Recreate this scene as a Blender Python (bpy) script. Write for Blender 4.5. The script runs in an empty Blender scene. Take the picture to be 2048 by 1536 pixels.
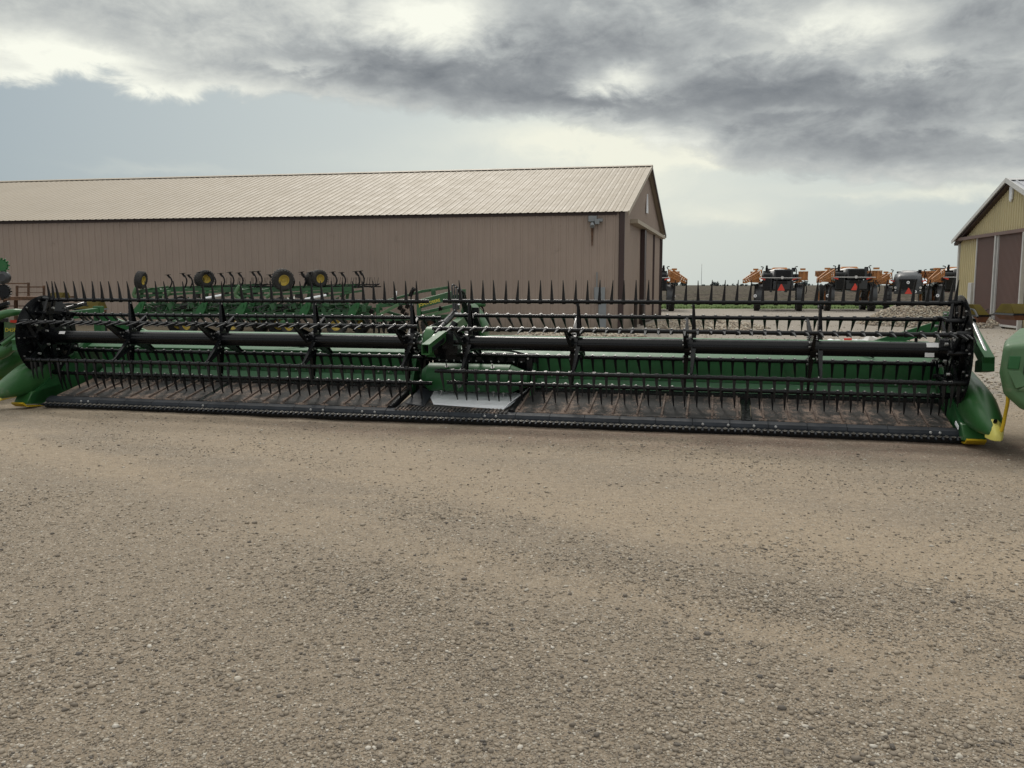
import bpy, math, random
import numpy as np
from mathutils import Vector, Matrix
random.seed(7); rng = np.random.default_rng(11)
R_ = math.radians
scene = bpy.context.scene
# ------------------------------------------------------------------ camera
F_PX, CAM_H = 1700.0, 1.8
PITCH = math.atan(198 / F_PX)
cd = bpy.data.cameras.new('camera'); cam = bpy.data.objects.new('camera', cd)
scene.collection.objects.link(cam); scene.camera = cam
cd.sensor_fit = 'HORIZONTAL'; cd.sensor_width = 36; cd.lens = 36 * F_PX / 2048
cd.clip_start = 0.1; cd.clip_end = 8000
cam.location = (0, 0, CAM_H); cam.rotation_euler = (math.pi / 2 - PITCH, 0, 0)
scene.render.resolution_x = 1024; scene.render.resolution_y = 768
vs = scene.view_settings
vs.view_transform = 'Standard'; vs.look = 'None'; vs.exposure = 0.0; vs.gamma = 1.0
scene.cycles.max_bounces = 6; scene.cycles.diffuse_bounces = 3; scene.cycles.glossy_bounces = 3
# ------------------------------------------------------------------ sun
SUN_EL, SUN_AZ = R_(48), R_(-8)          # azimuth measured from +Y towards +X
sd = bpy.data.lights.new('sun', 'SUN'); sun = bpy.data.objects.new('sun', sd)
scene.collection.objects.link(sun)
sd.energy = 1.6; sd.angle = R_(14); sd.color = (1.0, 0.955, 0.88)
sv = Vector((math.sin(SUN_AZ) * math.cos(SUN_EL), math.cos(SUN_AZ) * math.cos(SUN_EL), math.sin(SUN_EL)))
sun.rotation_euler = (-sv).to_track_quat('-Z', 'Y').to_euler()
# ------------------------------------------------------------------ node expression helper
class X:
    def __init__(s, t, o): s.t, s.o = t, o
    def _m(s, op, *a):
        n = s.t.nodes.new('ShaderNodeMath'); n.operation = op
        for i, v in enumerate((s,) + a):
            if isinstance(v, X): s.t.links.new(v.o, n.inputs[i])
            else: n.inputs[i].default_value = v
        return X(s.t, n.outputs[0])
    def __add__(s, b): return s._m('ADD', b)
    __radd__ = __add__
    def __sub__(s, b): return s._m('SUBTRACT', b)
    def __rsub__(s, b): return (s * -1) + b
    def __mul__(s, b): return s._m('MULTIPLY', b)
    __rmul__ = __mul__
    def __truediv__(s, b): return s._m('DIVIDE', b)
    def step(s, a, b):
        n = s.t.nodes.new('ShaderNodeMapRange'); n.interpolation_type = 'SMOOTHSTEP'
        s.t.links.new(s.o, n.inputs[0]); n.inputs[1].default_value = a; n.inputs[2].default_value = b
        return X(s.t, n.outputs[0])
    def lin(s, a, b, c, d):
        n = s.t.nodes.new('ShaderNodeMapRange')
        s.t.links.new(s.o, n.inputs[0])
        for i, v in enumerate((a, b, c, d)): n.inputs[i + 1].default_value = v
        return X(s.t, n.outputs[0])
def combine(t, x, y, z):
    n = t.nodes.new('ShaderNodeCombineXYZ')
    for i, v in enumerate((x, y, z)):
        if isinstance(v, X): t.links.new(v.o, n.inputs[i])
        else: n.inputs[i].default_value = v
    return X(t, n.outputs[0])
def sep(t, vec):
    n = t.nodes.new('ShaderNodeSeparateXYZ'); t.links.new(vec, n.inputs[0])
    return [X(t, o) for o in n.outputs]
def noise(t, vec, scale, detail=4, rough=0.55, dist=0.0, col=False, dims='3D'):
    n = t.nodes.new('ShaderNodeTexNoise'); n.noise_dimensions = dims
    if vec is not None: t.links.new(vec.o if isinstance(vec, X) else vec, n.inputs['Vector'])
    n.inputs['Scale'].default_value = scale; n.inputs['Detail'].default_value = detail
    n.inputs['Roughness'].default_value = rough; n.inputs['Distortion'].default_value = dist
    return X(t, n.outputs[1 if col else 0])
def voro(t, vec, scale, out='Distance', rnd=1.0, feature='F1'):
    n = t.nodes.new('ShaderNodeTexVoronoi'); n.feature = feature
    t.links.new(vec.o if isinstance(vec, X) else vec, n.inputs['Vector'])
    n.inputs['Scale'].default_value = scale; n.inputs['Randomness'].default_value = rnd
    return X(t, n.outputs[out])
def mixc(t, f, a, b):
    n = t.nodes.new('ShaderNodeMix'); n.data_type = 'RGBA'
    for s_, v in ((n.inputs[0], f), (n.inputs[6], a), (n.inputs[7], b)):
        if isinstance(v, X): t.links.new(v.o, s_)
        elif isinstance(v, (int, float)): s_.default_value = v
        else: s_.default_value = tuple(v) + ((1,) if len(v) == 3 else ())
    return X(t, n.outputs[2])
# ------------------------------------------------------------------ world: hazy sky under broken cloud
w = bpy.data.worlds.new('World'); scene.world = w; w.use_nodes = True
t = w.node_tree; t.nodes.clear()
out = t.nodes.new('ShaderNodeOutputWorld'); bg = t.nodes.new('ShaderNodeBackground')
t.links.new(bg.outputs[0], out.inputs[0])
sky = t.nodes.new('ShaderNodeTexSky'); sky.sky_type = 'NISHITA'; sky.sun_disc = False
sky.sun_elevation = SUN_EL; sky.sun_rotation = SUN_AZ; sky.dust_density = 3.0
tc = t.nodes.new('ShaderNodeTexCoord')
dx, dy, dz = sep(t, tc.outputs['Generated'])
SC = 1700.0
az = dx._m('ARCTAN2', dy) * SC
el = dz._m('ARCSINE') * SC
def anc(u, v):
    a, b = (u - 1024) / F_PX, (768 - v) / F_PX
    d = Vector((a, math.cos(PITCH) + b * math.sin(PITCH), -math.sin(PITCH) + b * math.cos(PITCH))).normalized()
    return math.atan2(d.x, d.y) * SC, math.asin(d.z) * SC
zz = dz._m('MAXIMUM', 0.0) + 0.10
pv = combine(t, dx / zz, dy / zz, 0.0)
nA = noise(t, pv, 0.9, 9, 0.58, 0.3)
nB = noise(t, combine(t, az * 0.0030, el * 0.0060, 7.7), 1.0, 10, 0.60, 0.25)
sv3 = combine(t, az * 0.0018, el * 0.0038, 0.0)
nC = noise(t, sv3, 3.0, 9, 0.60, 0.6)
nD = noise(t, combine(t, az * 0.006, el * 0.011, 3.3), 1.6, 8, 0.62, 0.4)
nE = noise(t, combine(t, az * 0.0085, el * 0.0150, 5.1), 1.0, 9, 0.62, 0.15)
P2 = az + (nA - 0.5) * 210 + (nD - 0.5) * 90
E2 = el + (nC - 0.5) * 95 + (nD - 0.5) * 60
bcurve = [(-60, 150), (0, 158), (110, 160), (200, 158), (300, 182), (450, 188), (560, 196), (700, 213), (830, 226), (1000, 240), (1100, 248),
          (1250, 268), (1400, 296), (1480, 330), (1600, 352), (1750, 362), (1900, 372), (2048, 352), (2200, 340)]
cv = t.nodes.new('ShaderNodeFloatCurve'); pts = [anc(u, v) for u, v in bcurve]
lo, hi = pts[0][0], pts[-1][0]
t.links.new(((az + (nB - 0.5) * 60 - lo) / (hi - lo)).o, cv.inputs['Value'])
cm = cv.mapping; c0 = cm.curves[0]
c0.points[0].location = (0, pts[0][1] / 600); c0.points[-1].location = (1, pts[-1][1] / 600)
for a, e in pts[1:-1]: c0.points.new((a - lo) / (hi - lo), e / 600)
cm.update()
Eb = X(t, cv.outputs[0]) * 600
D = el + (nD - 0.5) * 95 + (nB - 0.5) * 55 - Eb
mask = D.step(-14, 16)
def blob(u, v, ru, rv, k, p=None, e=None):
    a, b = anc(u, v); p = p or P2; e = e or E2
    qx = (p - a) / ru; qy = (e - b) / rv
    r2 = qx * qx + qy * qy
    return (r2 * -1)._m('EXPONENT') * k if False else X(t, (r2 * -1)._m('EXPONENT').o) * k
bl = None
for b in [(760, 150, 320, 60, -.30), (1130, 85, 330, 85, -.26), (1500, 190, 300, 50, -.34), (1720, 290, 380, 62, -.36),
          (1150, 220, 150, 26, -.22), (1960, 70, 170, 90, -.26), (420, 138, 100, 26, -.25), (330, 35, 160, 40, -.12), (950, 200, 160, 30, -.18),
          (80, 86, 110, 28, .36), (90, 135, 220, 30, .10), (855, 45, 100, 52, .66), (700, 20, 130, 50, .22), (1245, 165, 75, 30, .75),
          (1180, 240, 120, 10, .15), (610, 132, 110, 14, .34), (300, 128, 130, 18, .28), (960, 30, 90, 40, .28), (1000, 90, 60, 30, .2),
          (1690, 45, 120, 34, .50), (1865, 112, 120, 24, .46), (560, 60, 200, 50, .12), (1050, 60, 60, 40, .2), (1400, 265, 90, 14, .2), (1620, 300, 60, 10, .14), (1500, 98, 90, 12, .22), (1560, 232, 120, 10, .16), (1985, 250, 140, 12, .12)]:
    q = blob(*b); bl = q if bl is None else bl + q
edge = blob(0, 0, 1, 1, 1) if False else None
Dn = (D - 14) / 22
edge = (Dn * Dn * -1)._m('EXPONENT')
edgew = az.lin(anc(700, 200)[0], anc(1500, 200)[0], 0.30, 0.26)
Bc = (nA - 0.5) * 0.45 + (nB - 0.5) * 0.8 + (nC - 0.5) * 0.5 + (nD - 0.5) * 0.55 + 0.37 + az.lin(anc(250, 100)[0], anc(900, 100)[0], 0.12, 0.0) + bl + edge * edgew
Bc = ((Bc + (nE - 0.5) * 0.55) * 0.84 + 0.205)._m('MAXIMUM', 0.0)._m('MINIMUM', 1.0)
ramp = t.nodes.new('ShaderNodeValToRGB'); t.links.new(Bc.o, ramp.inputs[0])
cr = ramp.color_ramp
cr.elements[0].position = 0.0; cr.elements[0].color = (0.19, 0.208, 0.228, 1)
cr.elements[1].position = 1.0; cr.elements[1].color = (0.96, 0.97, 0.86, 1)
for p_, c_ in ((0.22, (0.285, 0.305, 0.32)), (0.45, (0.44, 0.465, 0.465)), (0.7, (0.66, 0.68, 0.64))):
    e_ = cr.elements.new(p_); e_.color = c_ + (1,)
# clear haze under the clouds
hz = az.lin(anc(0, 300)[0], anc(1100, 300)[0], 0, 1)
clear = mixc(t, hz, (0.375, 0.445, 0.478), (0.66, 0.71, 0.665))
clear = mixc(t, az.lin(anc(1300, 300)[0], anc(2048, 300)[0], 0, 1), clear, (0.56, 0.62, 0.61))
st = None
for b in [(1420, 425, 120, 20, .55), (1900, 386, 130, 14, .65), (1215, 300, 150, 42, .62), (1390, 285, 130, 34, 1.0), (1480, 320, 80, 16, .6), (1130, 275, 260, 26, .4), (1250, 330, 200, 40, .3), (1640, 375, 420, 22, .2),
          (1050, 270, 120, 30, .42), (870, 330, 220, 30, .2), (330, 338, 110, 8, .16), (1700, 390, 80, 6, .2), (1300, 370, 130, 40, .25)]:
    q = blob(*b, p=az + (nB - 0.5) * 160, e=el + (nC - 0.5) * 70 + (nD - 0.5) * 40); st = q if st is None else st + q
st = st * ((nD - 0.5) * 1.6 + 1.0)
clear = mixc(t, st._m('MAXIMUM', 0.0)._m('MINIMUM', 1.0), clear, (0.90, 0.90, 0.76))
skyn = mixc(t, 0.0, X(t, sky.outputs[0]), X(t, sky.outputs[0]))
sn = t.nodes.new('ShaderNodeVectorMath'); sn.operation = 'SCALE'; sn.inputs['Scale'].default_value = 0.09
t.links.new(sky.outputs[0], sn.inputs[0])
clear = mixc(t, 0.10, clear, X(t, sn.outputs[0]))
lit = mixc(t, mask, clear, X(t, ramp.outputs[0]))
# overhead and behind the camera: brighter, even overcast
over = el.step(anc(1024, 0)[1] * 1.05, anc(1024, 0)[1] * 2.2)
nO = noise(t, pv, 0.7, 4, 0.5)
ovc = mixc(t, nO, (0.74, 0.76, 0.77), (1.25, 1.24, 1.17))
lit = mixc(t, over, lit, ovc)
back = dy.step(0.25, -0.35)
bkc = mixc(t, nO, (0.55, 0.58, 0.62), (0.92, 0.94, 0.93))
lit = mixc(t, back * (1.0 - over), lit, bkc)
t.links.new(lit.o, bg.inputs[0]); bg.inputs[1].default_value = 1.0
# ------------------------------------------------------------------ materials
def srgb(r, g, b):
    f = lambda c: (c / 255 / 12.92) if c / 255 <= 0.04045 else ((c / 255 + 0.055) / 1.055) ** 2.4
    return (f(r), f(g), f(b))
def mat(name, col, rough=0.5, metal=0.0, var=0.12, vs_=3.0, bump=0.0, bs=40.0, dirt=None, dirt_amt=0.0, dirt_scale=2.0, spec=0.5, coat=0.0):
    m = bpy.data.materials.new(name); m.use_nodes = True; t = m.node_tree
    p = t.nodes['Principled BSDF']; g = t.nodes.new('ShaderNodeTexCoord')
    v = X(t, g.outputs['Object'])
    n1 = noise(t, v, vs_, 5, 0.6)
    a = [c * (1 - var) for c in col]; b = [min(1, c * (1 + var)) for c in col]
    c = mixc(t, n1.step(0.3, 0.7), a, b)
    if dirt is not None:
        n2 = noise(t, v, dirt_scale, 9, 0.72, 0.3)
        c = mixc(t, n2.step(0.62 - dirt_amt, 0.85 - dirt_amt) * 0.85, c, dirt)
    t.links.new(c.o, p.inputs['Base Color'])
    n3 = noise(t, v, vs_ * 4, 4, 0.6)
    t.links.new(n3.lin(0.2, 0.8, max(0.03, rough - 0.08), min(1, rough + 0.1)).o, p.inputs['Roughness'])
    p.inputs['Metallic'].default_value = metal
    p.inputs['Specular IOR Level'].default_value = spec
    p.inputs['Coat Weight'].default_value = coat; p.inputs['Coat Roughness'].default_value = 0.15
    if bump:
        bn = t.nodes.new('ShaderNodeBump'); bn.inputs['Strength'].default_value = bump; bn.inputs['Distance'].default_value = 0.01
        t.links.new(noise(t, v, bs, 4, 0.6).o, bn.inputs['Height']); t.links.new(bn.outputs[0], p.inputs['Normal'])
    return m
DUST = (0.24, 0.19, 0.14)
M = {}
M['black'] = mat('black_paint', (0.0045, 0.005, 0.006), 0.25, var=0.3, spec=0.26, dirt=(0.030, 0.032, 0.03), dirt_amt=0.0, dirt_scale=9)
M['plastic'] = mat('black_plastic', (0.007, 0.0075, 0.009), 0.42, var=0.25, vs_=14, spec=0.35, dirt=(0.035, 0.033, 0.03), dirt_amt=0.0, dirt_scale=14)
M['green'] = mat('green_paint', (0.016, 0.100, 0.028), 0.50, var=0.14, vs_=1.2, dirt=(0.10, 0.12, 0.07), dirt_amt=0.08, dirt_scale=5, spec=0.4)
M['greentop'] = mat('sheen_lightened_green_paint', (0.052, 0.150, 0.070), 0.5, var=0.12, vs_=1.5, dirt=(0.12, 0.16, 0.10), dirt_amt=0.08, dirt_scale=4)  # base green lightened to stand for sky sheen on ledges; dirt patches on top
M['green2'] = mat('dusty_green_paint', (0.014, 0.075, 0.022), 0.42, var=0.22, vs_=2.2, dirt=(0.11, 0.12, 0.08), dirt_amt=0.12, dirt_scale=6)
M['greenpl'] = mat('green_plastic', (0.026, 0.105, 0.028), 0.36, var=0.10, vs_=1.5, dirt=(0.14, 0.16, 0.10), dirt_amt=0.06, dirt_scale=4, bump=0.05, bs=90)
M['greenfade'] = mat('faded_green_plastic', (0.060, 0.135, 0.055), 0.5, var=0.12, vs_=2, dirt=(0.16, 0.17, 0.11), dirt_amt=0.12, dirt_scale=5)
M['yellow'] = mat('yellow_paint', (0.62, 0.42, 0.02), 0.4, var=0.12)
M['paleyellow'] = mat('pale_yellow_plastic', (0.72, 0.66, 0.16), 0.45, var=0.08)
M['oldyellow'] = mat('weathered_yellow_paint', (0.058, 0.043, 0.003), 0.85, var=0.2, spec=0.1, dirt=(0.06, 0.045, 0.02), dirt_amt=0.05, dirt_scale=5)
M['rust'] = mat('rusty_steel', (0.10, 0.052, 0.028), 0.8, var=0.4, vs_=8, dirt=(0.05, 0.04, 0.035), dirt_amt=0.1)
M['rustorange'] = mat('rusty_orange_paint', (0.10, 0.032, 0.010), 0.6, var=0.3, vs_=8)
M['steel'] = mat('bare_steel', (0.42, 0.42, 0.42), 0.30, 0.9, var=0.15, vs_=20)
M['bolt'] = mat('zinc_bolts', (0.40, 0.40, 0.39), 0.42, 0.8, var=0.1)
M['sheet'] = mat('galvanised_plate', (0.88, 0.90, 0.92), 0.4, 0.0, var=0.04, vs_=6, dirt=(0.45, 0.45, 0.45), dirt_amt=0.03, dirt_scale=7)
M['knife'] = mat('serrated_knife_steel', (0.20, 0.19, 0.17), 0.4, 0.7, var=0.5, vs_=30)
M['strip'] = mat('dark_wear_strip', (0.020, 0.024, 0.030), 0.6, var=0.25, vs_=5, spec=0.25, dirt=(0.07, 0.062, 0.055), dirt_amt=0.05, dirt_scale=8)
M['white'] = mat('white_sticker', (0.75, 0.75, 0.75), 0.5, var=0.04)
M['text'] = mat('yellow_lettering', (0.75, 0.60, 0.05), 0.5, var=0.02)
M['red'] = mat('red_reflector', (0.60, 0.05, 0.03), 0.4, var=0.05)
M['tyre'] = mat('tyre_rubber', (0.022, 0.021, 0.020), 0.75, var=0.3, vs_=6, dirt=(0.09, 0.075, 0.06), dirt_amt=0.10, dirt_scale=5)
M['rim'] = mat('yellow_rim', (0.42, 0.31, 0.055), 0.4, var=0.12, dirt=(0.2, 0.13, 0.05), dirt_amt=0.05)
M['orange'] = mat('orange_boom_paint', (0.36, 0.15, 0.042), 0.5, var=0.25, vs_=2, dirt=(0.20, 0.11, 0.06), dirt_amt=0.1)
M['orim'] = mat('orange_rim', (0.42, 0.17, 0.05), 0.5, var=0.15)
M['dgrey'] = mat('dark_grey_paint', (0.022, 0.025, 0.028), 0.38, var=0.2, dirt=(0.09, 0.085, 0.08), dirt_amt=0.05)
M['mgrey'] = mat('mid_grey_panel', (0.050, 0.056, 0.062), 0.4, var=0.15)
M['glass'] = mat('dark_glass', (0.01, 0.012, 0.014), 0.08, var=0.1)
M['tank'] = mat('white_tank', (0.62, 0.60, 0.57), 0.45, var=0.08)
M['hose'] = mat('black_hose', (0.010, 0.010, 0.010), 0.35, var=0.1)
M['shedwall'] = mat('tan_steel_siding', srgb(146, 130, 118), 0.50, var=0.04, vs_=0.8, dirt=srgb(112, 99, 88), dirt_amt=0.03, dirt_scale=1.2)
M['shedroof'] = mat('tan_steel_roofing', srgb(158, 147, 130), 0.6, var=0.035, vs_=0.4, dirt=srgb(150, 138, 122), dirt_amt=0.02, dirt_scale=1.0)
M['brown'] = mat('dark_brown_trim', srgb(52, 34, 30), 0.5, var=0.1)
M['cream'] = mat('cream_steel_siding', srgb(182, 170, 130), 0.5, var=0.05, vs_=0.7)
M['bdoor'] = mat('brown_steel_door', srgb(104, 82, 76), 0.5, var=0.07, vs_=0.7)
M['groof'] = mat('grey_steel_roofing', srgb(170, 172, 176), 0.45, var=0.05)
M['galv'] = mat('galvanised_trim', srgb(190, 190, 188), 0.45, var=0.06)
M['ebox'] = mat('grey_enclosure', srgb(120, 124, 126), 0.5, var=0.05)
M['wood'] = mat('dark_post', srgb(52, 44, 38), 0.8, var=0.3)
M['farred'] = mat('red_brown_wall', srgb(92, 62, 62), 0.7, var=0.1)
M['farwhite'] = mat('white_roof', (0.75, 0.77, 0.8), 0.5, var=0.03)
M['fartree'] = mat('far_tree_foliage', (0.055, 0.075, 0.075), 0.9, var=0.3, vs_=0.05)
M['bark'] = mat('bark', (0.06, 0.05, 0.04), 0.9)
M['paper'] = mat('crumpled_paper', (0.7, 0.68, 0.64), 0.7)

def belt_mat():
    m = bpy.data.materials.new('draper_belt_rubber'); m.use_nodes = True; t = m.node_tree; p = t.nodes['Principled BSDF']
    g = t.nodes.new('ShaderNodeTexCoord'); v = X(t, g.outputs['Object']); x, y, z = sep(t, v.o)
    rib = (y * 190)._m('SINE')
    n = noise(t, v, 6, 8, 0.7, 0.4); n2 = noise(t, v, 45, 5, 0.7); n3 = noise(t, v, 1.1, 3, 0.5)
    # chaff and dust gather beside the cleats (real deposits, one side heavier)
    ph = (x / 0.305)._m('FRACT'); near = (ph - 0.5)._m('ABSOLUTE')
    dust = (near * 0.75 + (n - 0.5) * 2.0 + (n2 - 0.5) * 1.6 + (n3 - 0.5) * 1.2 + rib * 0.12).step(0.16, 0.60)
    c = mixc(t, dust, mixc(t, n3.step(.3, .7), (0.020, 0.020, 0.020), (0.050, 0.045, 0.040)), (0.30, 0.215, 0.165))
    t.links.new(c.o, p.inputs['Base Color']); p.inputs['Roughness'].default_value = 0.7
    b = t.nodes.new('ShaderNodeBump'); b.inputs['Strength'].default_value = 0.8; b.inputs['Distance'].default_value = 0.004
    t.links.new(rib.o, b.inputs['Height']); t.links.new(b.outputs[0], p.inputs['Normal'])
    return m
def splash(m):
    t = m.node_tree; p = t.nodes['Principled BSDF']; old = p.inputs['Base Color'].links[0].from_socket
    g = t.nodes.new('ShaderNodeTexCoord'); v = X(t, g.outputs['Object']); x, y, z = sep(t, v.o)
    n = noise(t, combine(t, x * 2.0, y * 2.0, z * 0.8), 2.0, 7, 0.7)
    k = (z + (n - 0.5) * 0.9).step(0.55, 0.05) * 0.7
    streak = noise(t, combine(t, x * 5.0, y * 5.0, z * 0.25), 1.0, 4, 0.6).step(0.58, 0.75) * 0.22
    c = mixc(t, streak, X(t, old), (0.16, 0.135, 0.11)); c = mixc(t, k, c, (0.17, 0.14, 0.105)); t.links.new(c.o, p.inputs['Base Color'])
for k_ in ('shedwall', 'cream'): splash(M[k_])
M['belt'] = belt_mat()
M['cleat'] = mat('belt_cleat', (0.17, 0.125, 0.10), 0.8, var=0.4, vs_=25, dirt=(0.03, 0.03, 0.03), dirt_amt=0.1, dirt_scale=12)
# ------------------------------------------------------------------ mesh helpers
C = scene.collection; REG = {}
class MB:
    def __init__(s): s.v = []; s.f = []; s.mx = None
    def add(s, vs, fs):
        o = len(s.v)
        if s.mx is not None: vs = [tuple(s.mx @ Vector(p)) for p in vs]
        s.v += [tuple(p) for p in vs]; s.f += [tuple(i + o for i in f) for f in fs]; return s
    def box(s, c, d, rot=None):
        x, y, z = d[0] / 2, d[1] / 2, d[2] / 2
        vs = [Vector((a * x, b * y, e * z)) for a in (-1, 1) for b in (-1, 1) for e in (-1, 1)]
        if rot is not None:
            from mathutils import Euler
            r = Euler(rot).to_matrix(); vs = [r @ p for p in vs]
        c = Vector(c)
        return s.add([p + c for p in vs], [(0, 1, 3, 2), (4, 6, 7, 5), (0, 4, 5, 1), (2, 3, 7, 6), (0, 2, 6, 4), (1, 5, 7, 3)])
    def frame(s, a, b):
        a, b = Vector(a), Vector(b); d = (b - a)
        n = d.normalized(); up = Vector((0, 0, 1)) if abs(n.z) < 0.95 else Vector((0, 1, 0))
        u = n.cross(up).normalized(); w_ = u.cross(n).normalized()
        return a, b, u, w_
    def bar(s, a, b, w1=0.05, h=0.05, w2=None, h2=None):      # rectangular beam
        a, b, u, w_ = s.frame(a, b); w2 = w2 or w1; h2 = h2 or h
        vs = []
        for p, ww, hh in ((a, w1, h), (b, w2, h2)):
            vs += [p - u * ww / 2 - w_ * hh / 2, p + u * ww / 2 - w_ * hh / 2, p + u * ww / 2 + w_ * hh / 2, p - u * ww / 2 + w_ * hh / 2]
        return s.add(vs, [(3, 2, 1, 0), (4, 5, 6, 7), (0, 1, 5, 4), (1, 2, 6, 5), (2, 3, 7, 6), (3, 0, 4, 7)])
    def cyl(s, a, b, r, r2=None, n=12, cap=True):
        a, b, u, w_ = s.frame(a, b); r2 = r if r2 is None else r2
        vs = []
        for p, rr in ((a, r), (b, r2)):
            for i in range(n):
                q = 2 * math.pi * i / n; vs.append(p + u * math.cos(q) * rr + w_ * math.sin(q) * rr)
        fs = [(i, (i + 1) % n, n + (i + 1) % n, n + i) for i in range(n)]
        if cap: fs += [tuple(range(n))[::-1], tuple(range(n, 2 * n))]
        return s.add(vs, fs)
    def tube(s, pts, r, n=6, smooth=3):
        P = [Vector(p) for p in pts]
        if smooth:
            Q = []
            for i in range(len(P) - 1):
                p0, p1, p2, p3 = P[max(i - 1, 0)], P[i], P[i + 1], P[min(i + 2, len(P) - 1)]
                for k in range(smooth):
                    a = k / smooth
                    Q.append(0.5 * ((2 * p1) + (p2 - p0) * a + (2 * p0 - 5 * p1 + 4 * p2 - p3) * a * a + (3 * p1 - p0 - 3 * p2 + p3) * a ** 3))
            Q.append(P[-1]); P = Q
        vs = []
        for i, p in enumerate(P):
            d = (P[min(i + 1, len(P) - 1)] - P[max(i - 1, 0)]).normalized()
            up = Vector((0.13, 0.21, 0.97)) if abs(d.z) < 0.93 else Vector((0.2, 0.97, 0.1))
            u = d.cross(up).normalized(); w_ = u.cross(d)
            rr = r[min(i * len(r) // len(P), len(r) - 1)] if isinstance(r, (list, tuple)) else r
            for k in range(n):
                q = 2 * math.pi * k / n; vs.append(p + u * math.cos(q) * rr + w_ * math.sin(q) * rr)
        fs = [(i * n + k, i * n + (k + 1) % n, (i + 1) * n + (k + 1) % n, (i + 1) * n + k) for i in range(len(P) - 1) for k in range(n)]
        fs += [tuple(range(n))[::-1], tuple(range((len(P) - 1) * n, len(P) * n))]
        return s.add(vs, fs)
    def loft(s, rings, cap=True):
        n = len(rings[0]); vs = [p for r in rings for p in r]
        fs = [(i * n + k, i * n + (k + 1) % n, (i + 1) * n + (k + 1) % n, (i + 1) * n + k) for i in range(len(rings) - 1) for k in range(n)]
        if cap: fs += [tuple(range(n))[::-1], tuple(range((len(rings) - 1) * n, len(rings) * n))]
        return s.add(vs, fs)
    def prism(s, poly, a, b, axis=0):       # polygon in the two other axes, extruded along `axis` from a to b
        def mk(p, q):
            return {0: (q, p[0], p[1]), 1: (p[0], q, p[1]), 2: (p[0], p[1], q)}[axis]
        return s.loft([[mk(p, a) for p in poly], [mk(p, b) for p in poly]])
    def lathe(s, c, prof, n=28, axis='x'):   # prof: (r, offset along axis)
        vs = []
        for r, h in prof:
            for k in range(n):
                q = 2 * math.pi * k / n; ca, sa = math.cos(q) * r, math.sin(q) * r
                vs.append((c[0] + h, c[1] + ca, c[2] + sa) if axis == 'x' else ((c[0] + ca, c[1] + h, c[2] + sa) if axis == 'y' else (c[0] + ca, c[1] + sa, c[2] + h)))
        fs = [(i * n + k, i * n + (k + 1) % n, (i + 1) * n + (k + 1) % n, (i + 1) * n + k) for i in range(len(prof) - 1) for k in range(n)]
        return s.add(vs, fs)
    def build(s, name, m, parent=None, smooth=35, bevel=0, seg=1):
        me = bpy.data.meshes.new(name); me.from_pydata(s.v, [], s.f)
        import bmesh
        bm = bmesh.new(); bm.from_mesh(me); bmesh.ops.recalc_face_normals(bm, faces=bm.faces); bm.to_mesh(me); bm.free()
        me.materials.append(M[m] if isinstance(m, str) else m)
        if smooth: me.shade_smooth() if hasattr(me, 'shade_smooth') else None; me.set_sharp_from_angle(angle=R_(smooth))
        o = bpy.data.objects.new(name, me); C.objects.link(o); REG[o.name] = (list(s.v), list(s.f), smooth)
        if parent is not None: o.parent = parent
        if bevel:
            b = o.modifiers.new('bevel', 'BEVEL'); b.width = bevel; b.segments = seg; b.limit_method = 'ANGLE'
        return o
    def into(s, o, m):          # add this geometry to an existing part's mesh with a second material
        v, f, sm = REG[o.name]; me = o.data; k = len(me.materials); n0 = len(f)
        old = [p.material_index for p in me.polygons]; mats = list(me.materials)
        nv = v + [tuple(p) for p in s.v]; nf = f + [tuple(i + len(v) for i in q) for q in s.f]
        me.clear_geometry(); me.from_pydata(nv, [], nf)
        import bmesh
        bm = bmesh.new(); bm.from_mesh(me); bmesh.ops.recalc_face_normals(bm, faces=bm.faces); bm.to_mesh(me); bm.free()
        me.materials.append(M[m])
        me.polygons.foreach_set('material_index', old + [k] * len(s.f))
        if sm: me.shade_smooth(); me.set_sharp_from_angle(angle=R_(sm))
        REG[o.name] = (nv, nf, sm); return o
def tag(o, label=None, cat=None, group=None, kind=None):
    if label: o['label'] = label
    if cat: o['category'] = cat
    if group: o['group'] = group
    if kind: o['kind'] = kind
    return o
def empty(name, loc, rz=0.0, label=None, cat=None, group=None):
    o = bpy.data.objects.new(name, None); C.objects.link(o); o.empty_display_size = 0.3
    o.location = loc; o.rotation_euler = (0, 0, rz); tag(o, label, cat, group); return o
def copy_tree(o, parent=None):
    c = o.copy(); C.objects.link(c)
    if parent is not None: c.parent = parent
    for ch in list(o.children): copy_tree(ch, c)
    return c
def text(name, s, m, parent, loc, size, rot=(math.pi / 2, 0, 0), sx=1.0, extrude=0.002):
    cu = bpy.data.curves.new(name, 'FONT'); cu.body = s; cu.size = size; cu.extrude = extrude
    cu.align_x = 'CENTER'; cu.align_y = 'CENTER'
    tmp = bpy.data.objects.new(name, cu); C.objects.link(tmp); bpy.context.view_layer.update()
    me = bpy.data.meshes.new_from_object(tmp.evaluated_get(bpy.context.evaluated_depsgraph_get()))
    bpy.data.objects.remove(tmp)
    me.materials.clear(); me.materials.append(M[m])
    o = bpy.data.objects.new(name, me); C.objects.link(o); o.parent = parent
    o.location = loc; o.rotation_euler = rot; o.scale = (sx, 1, 1); return o
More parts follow.
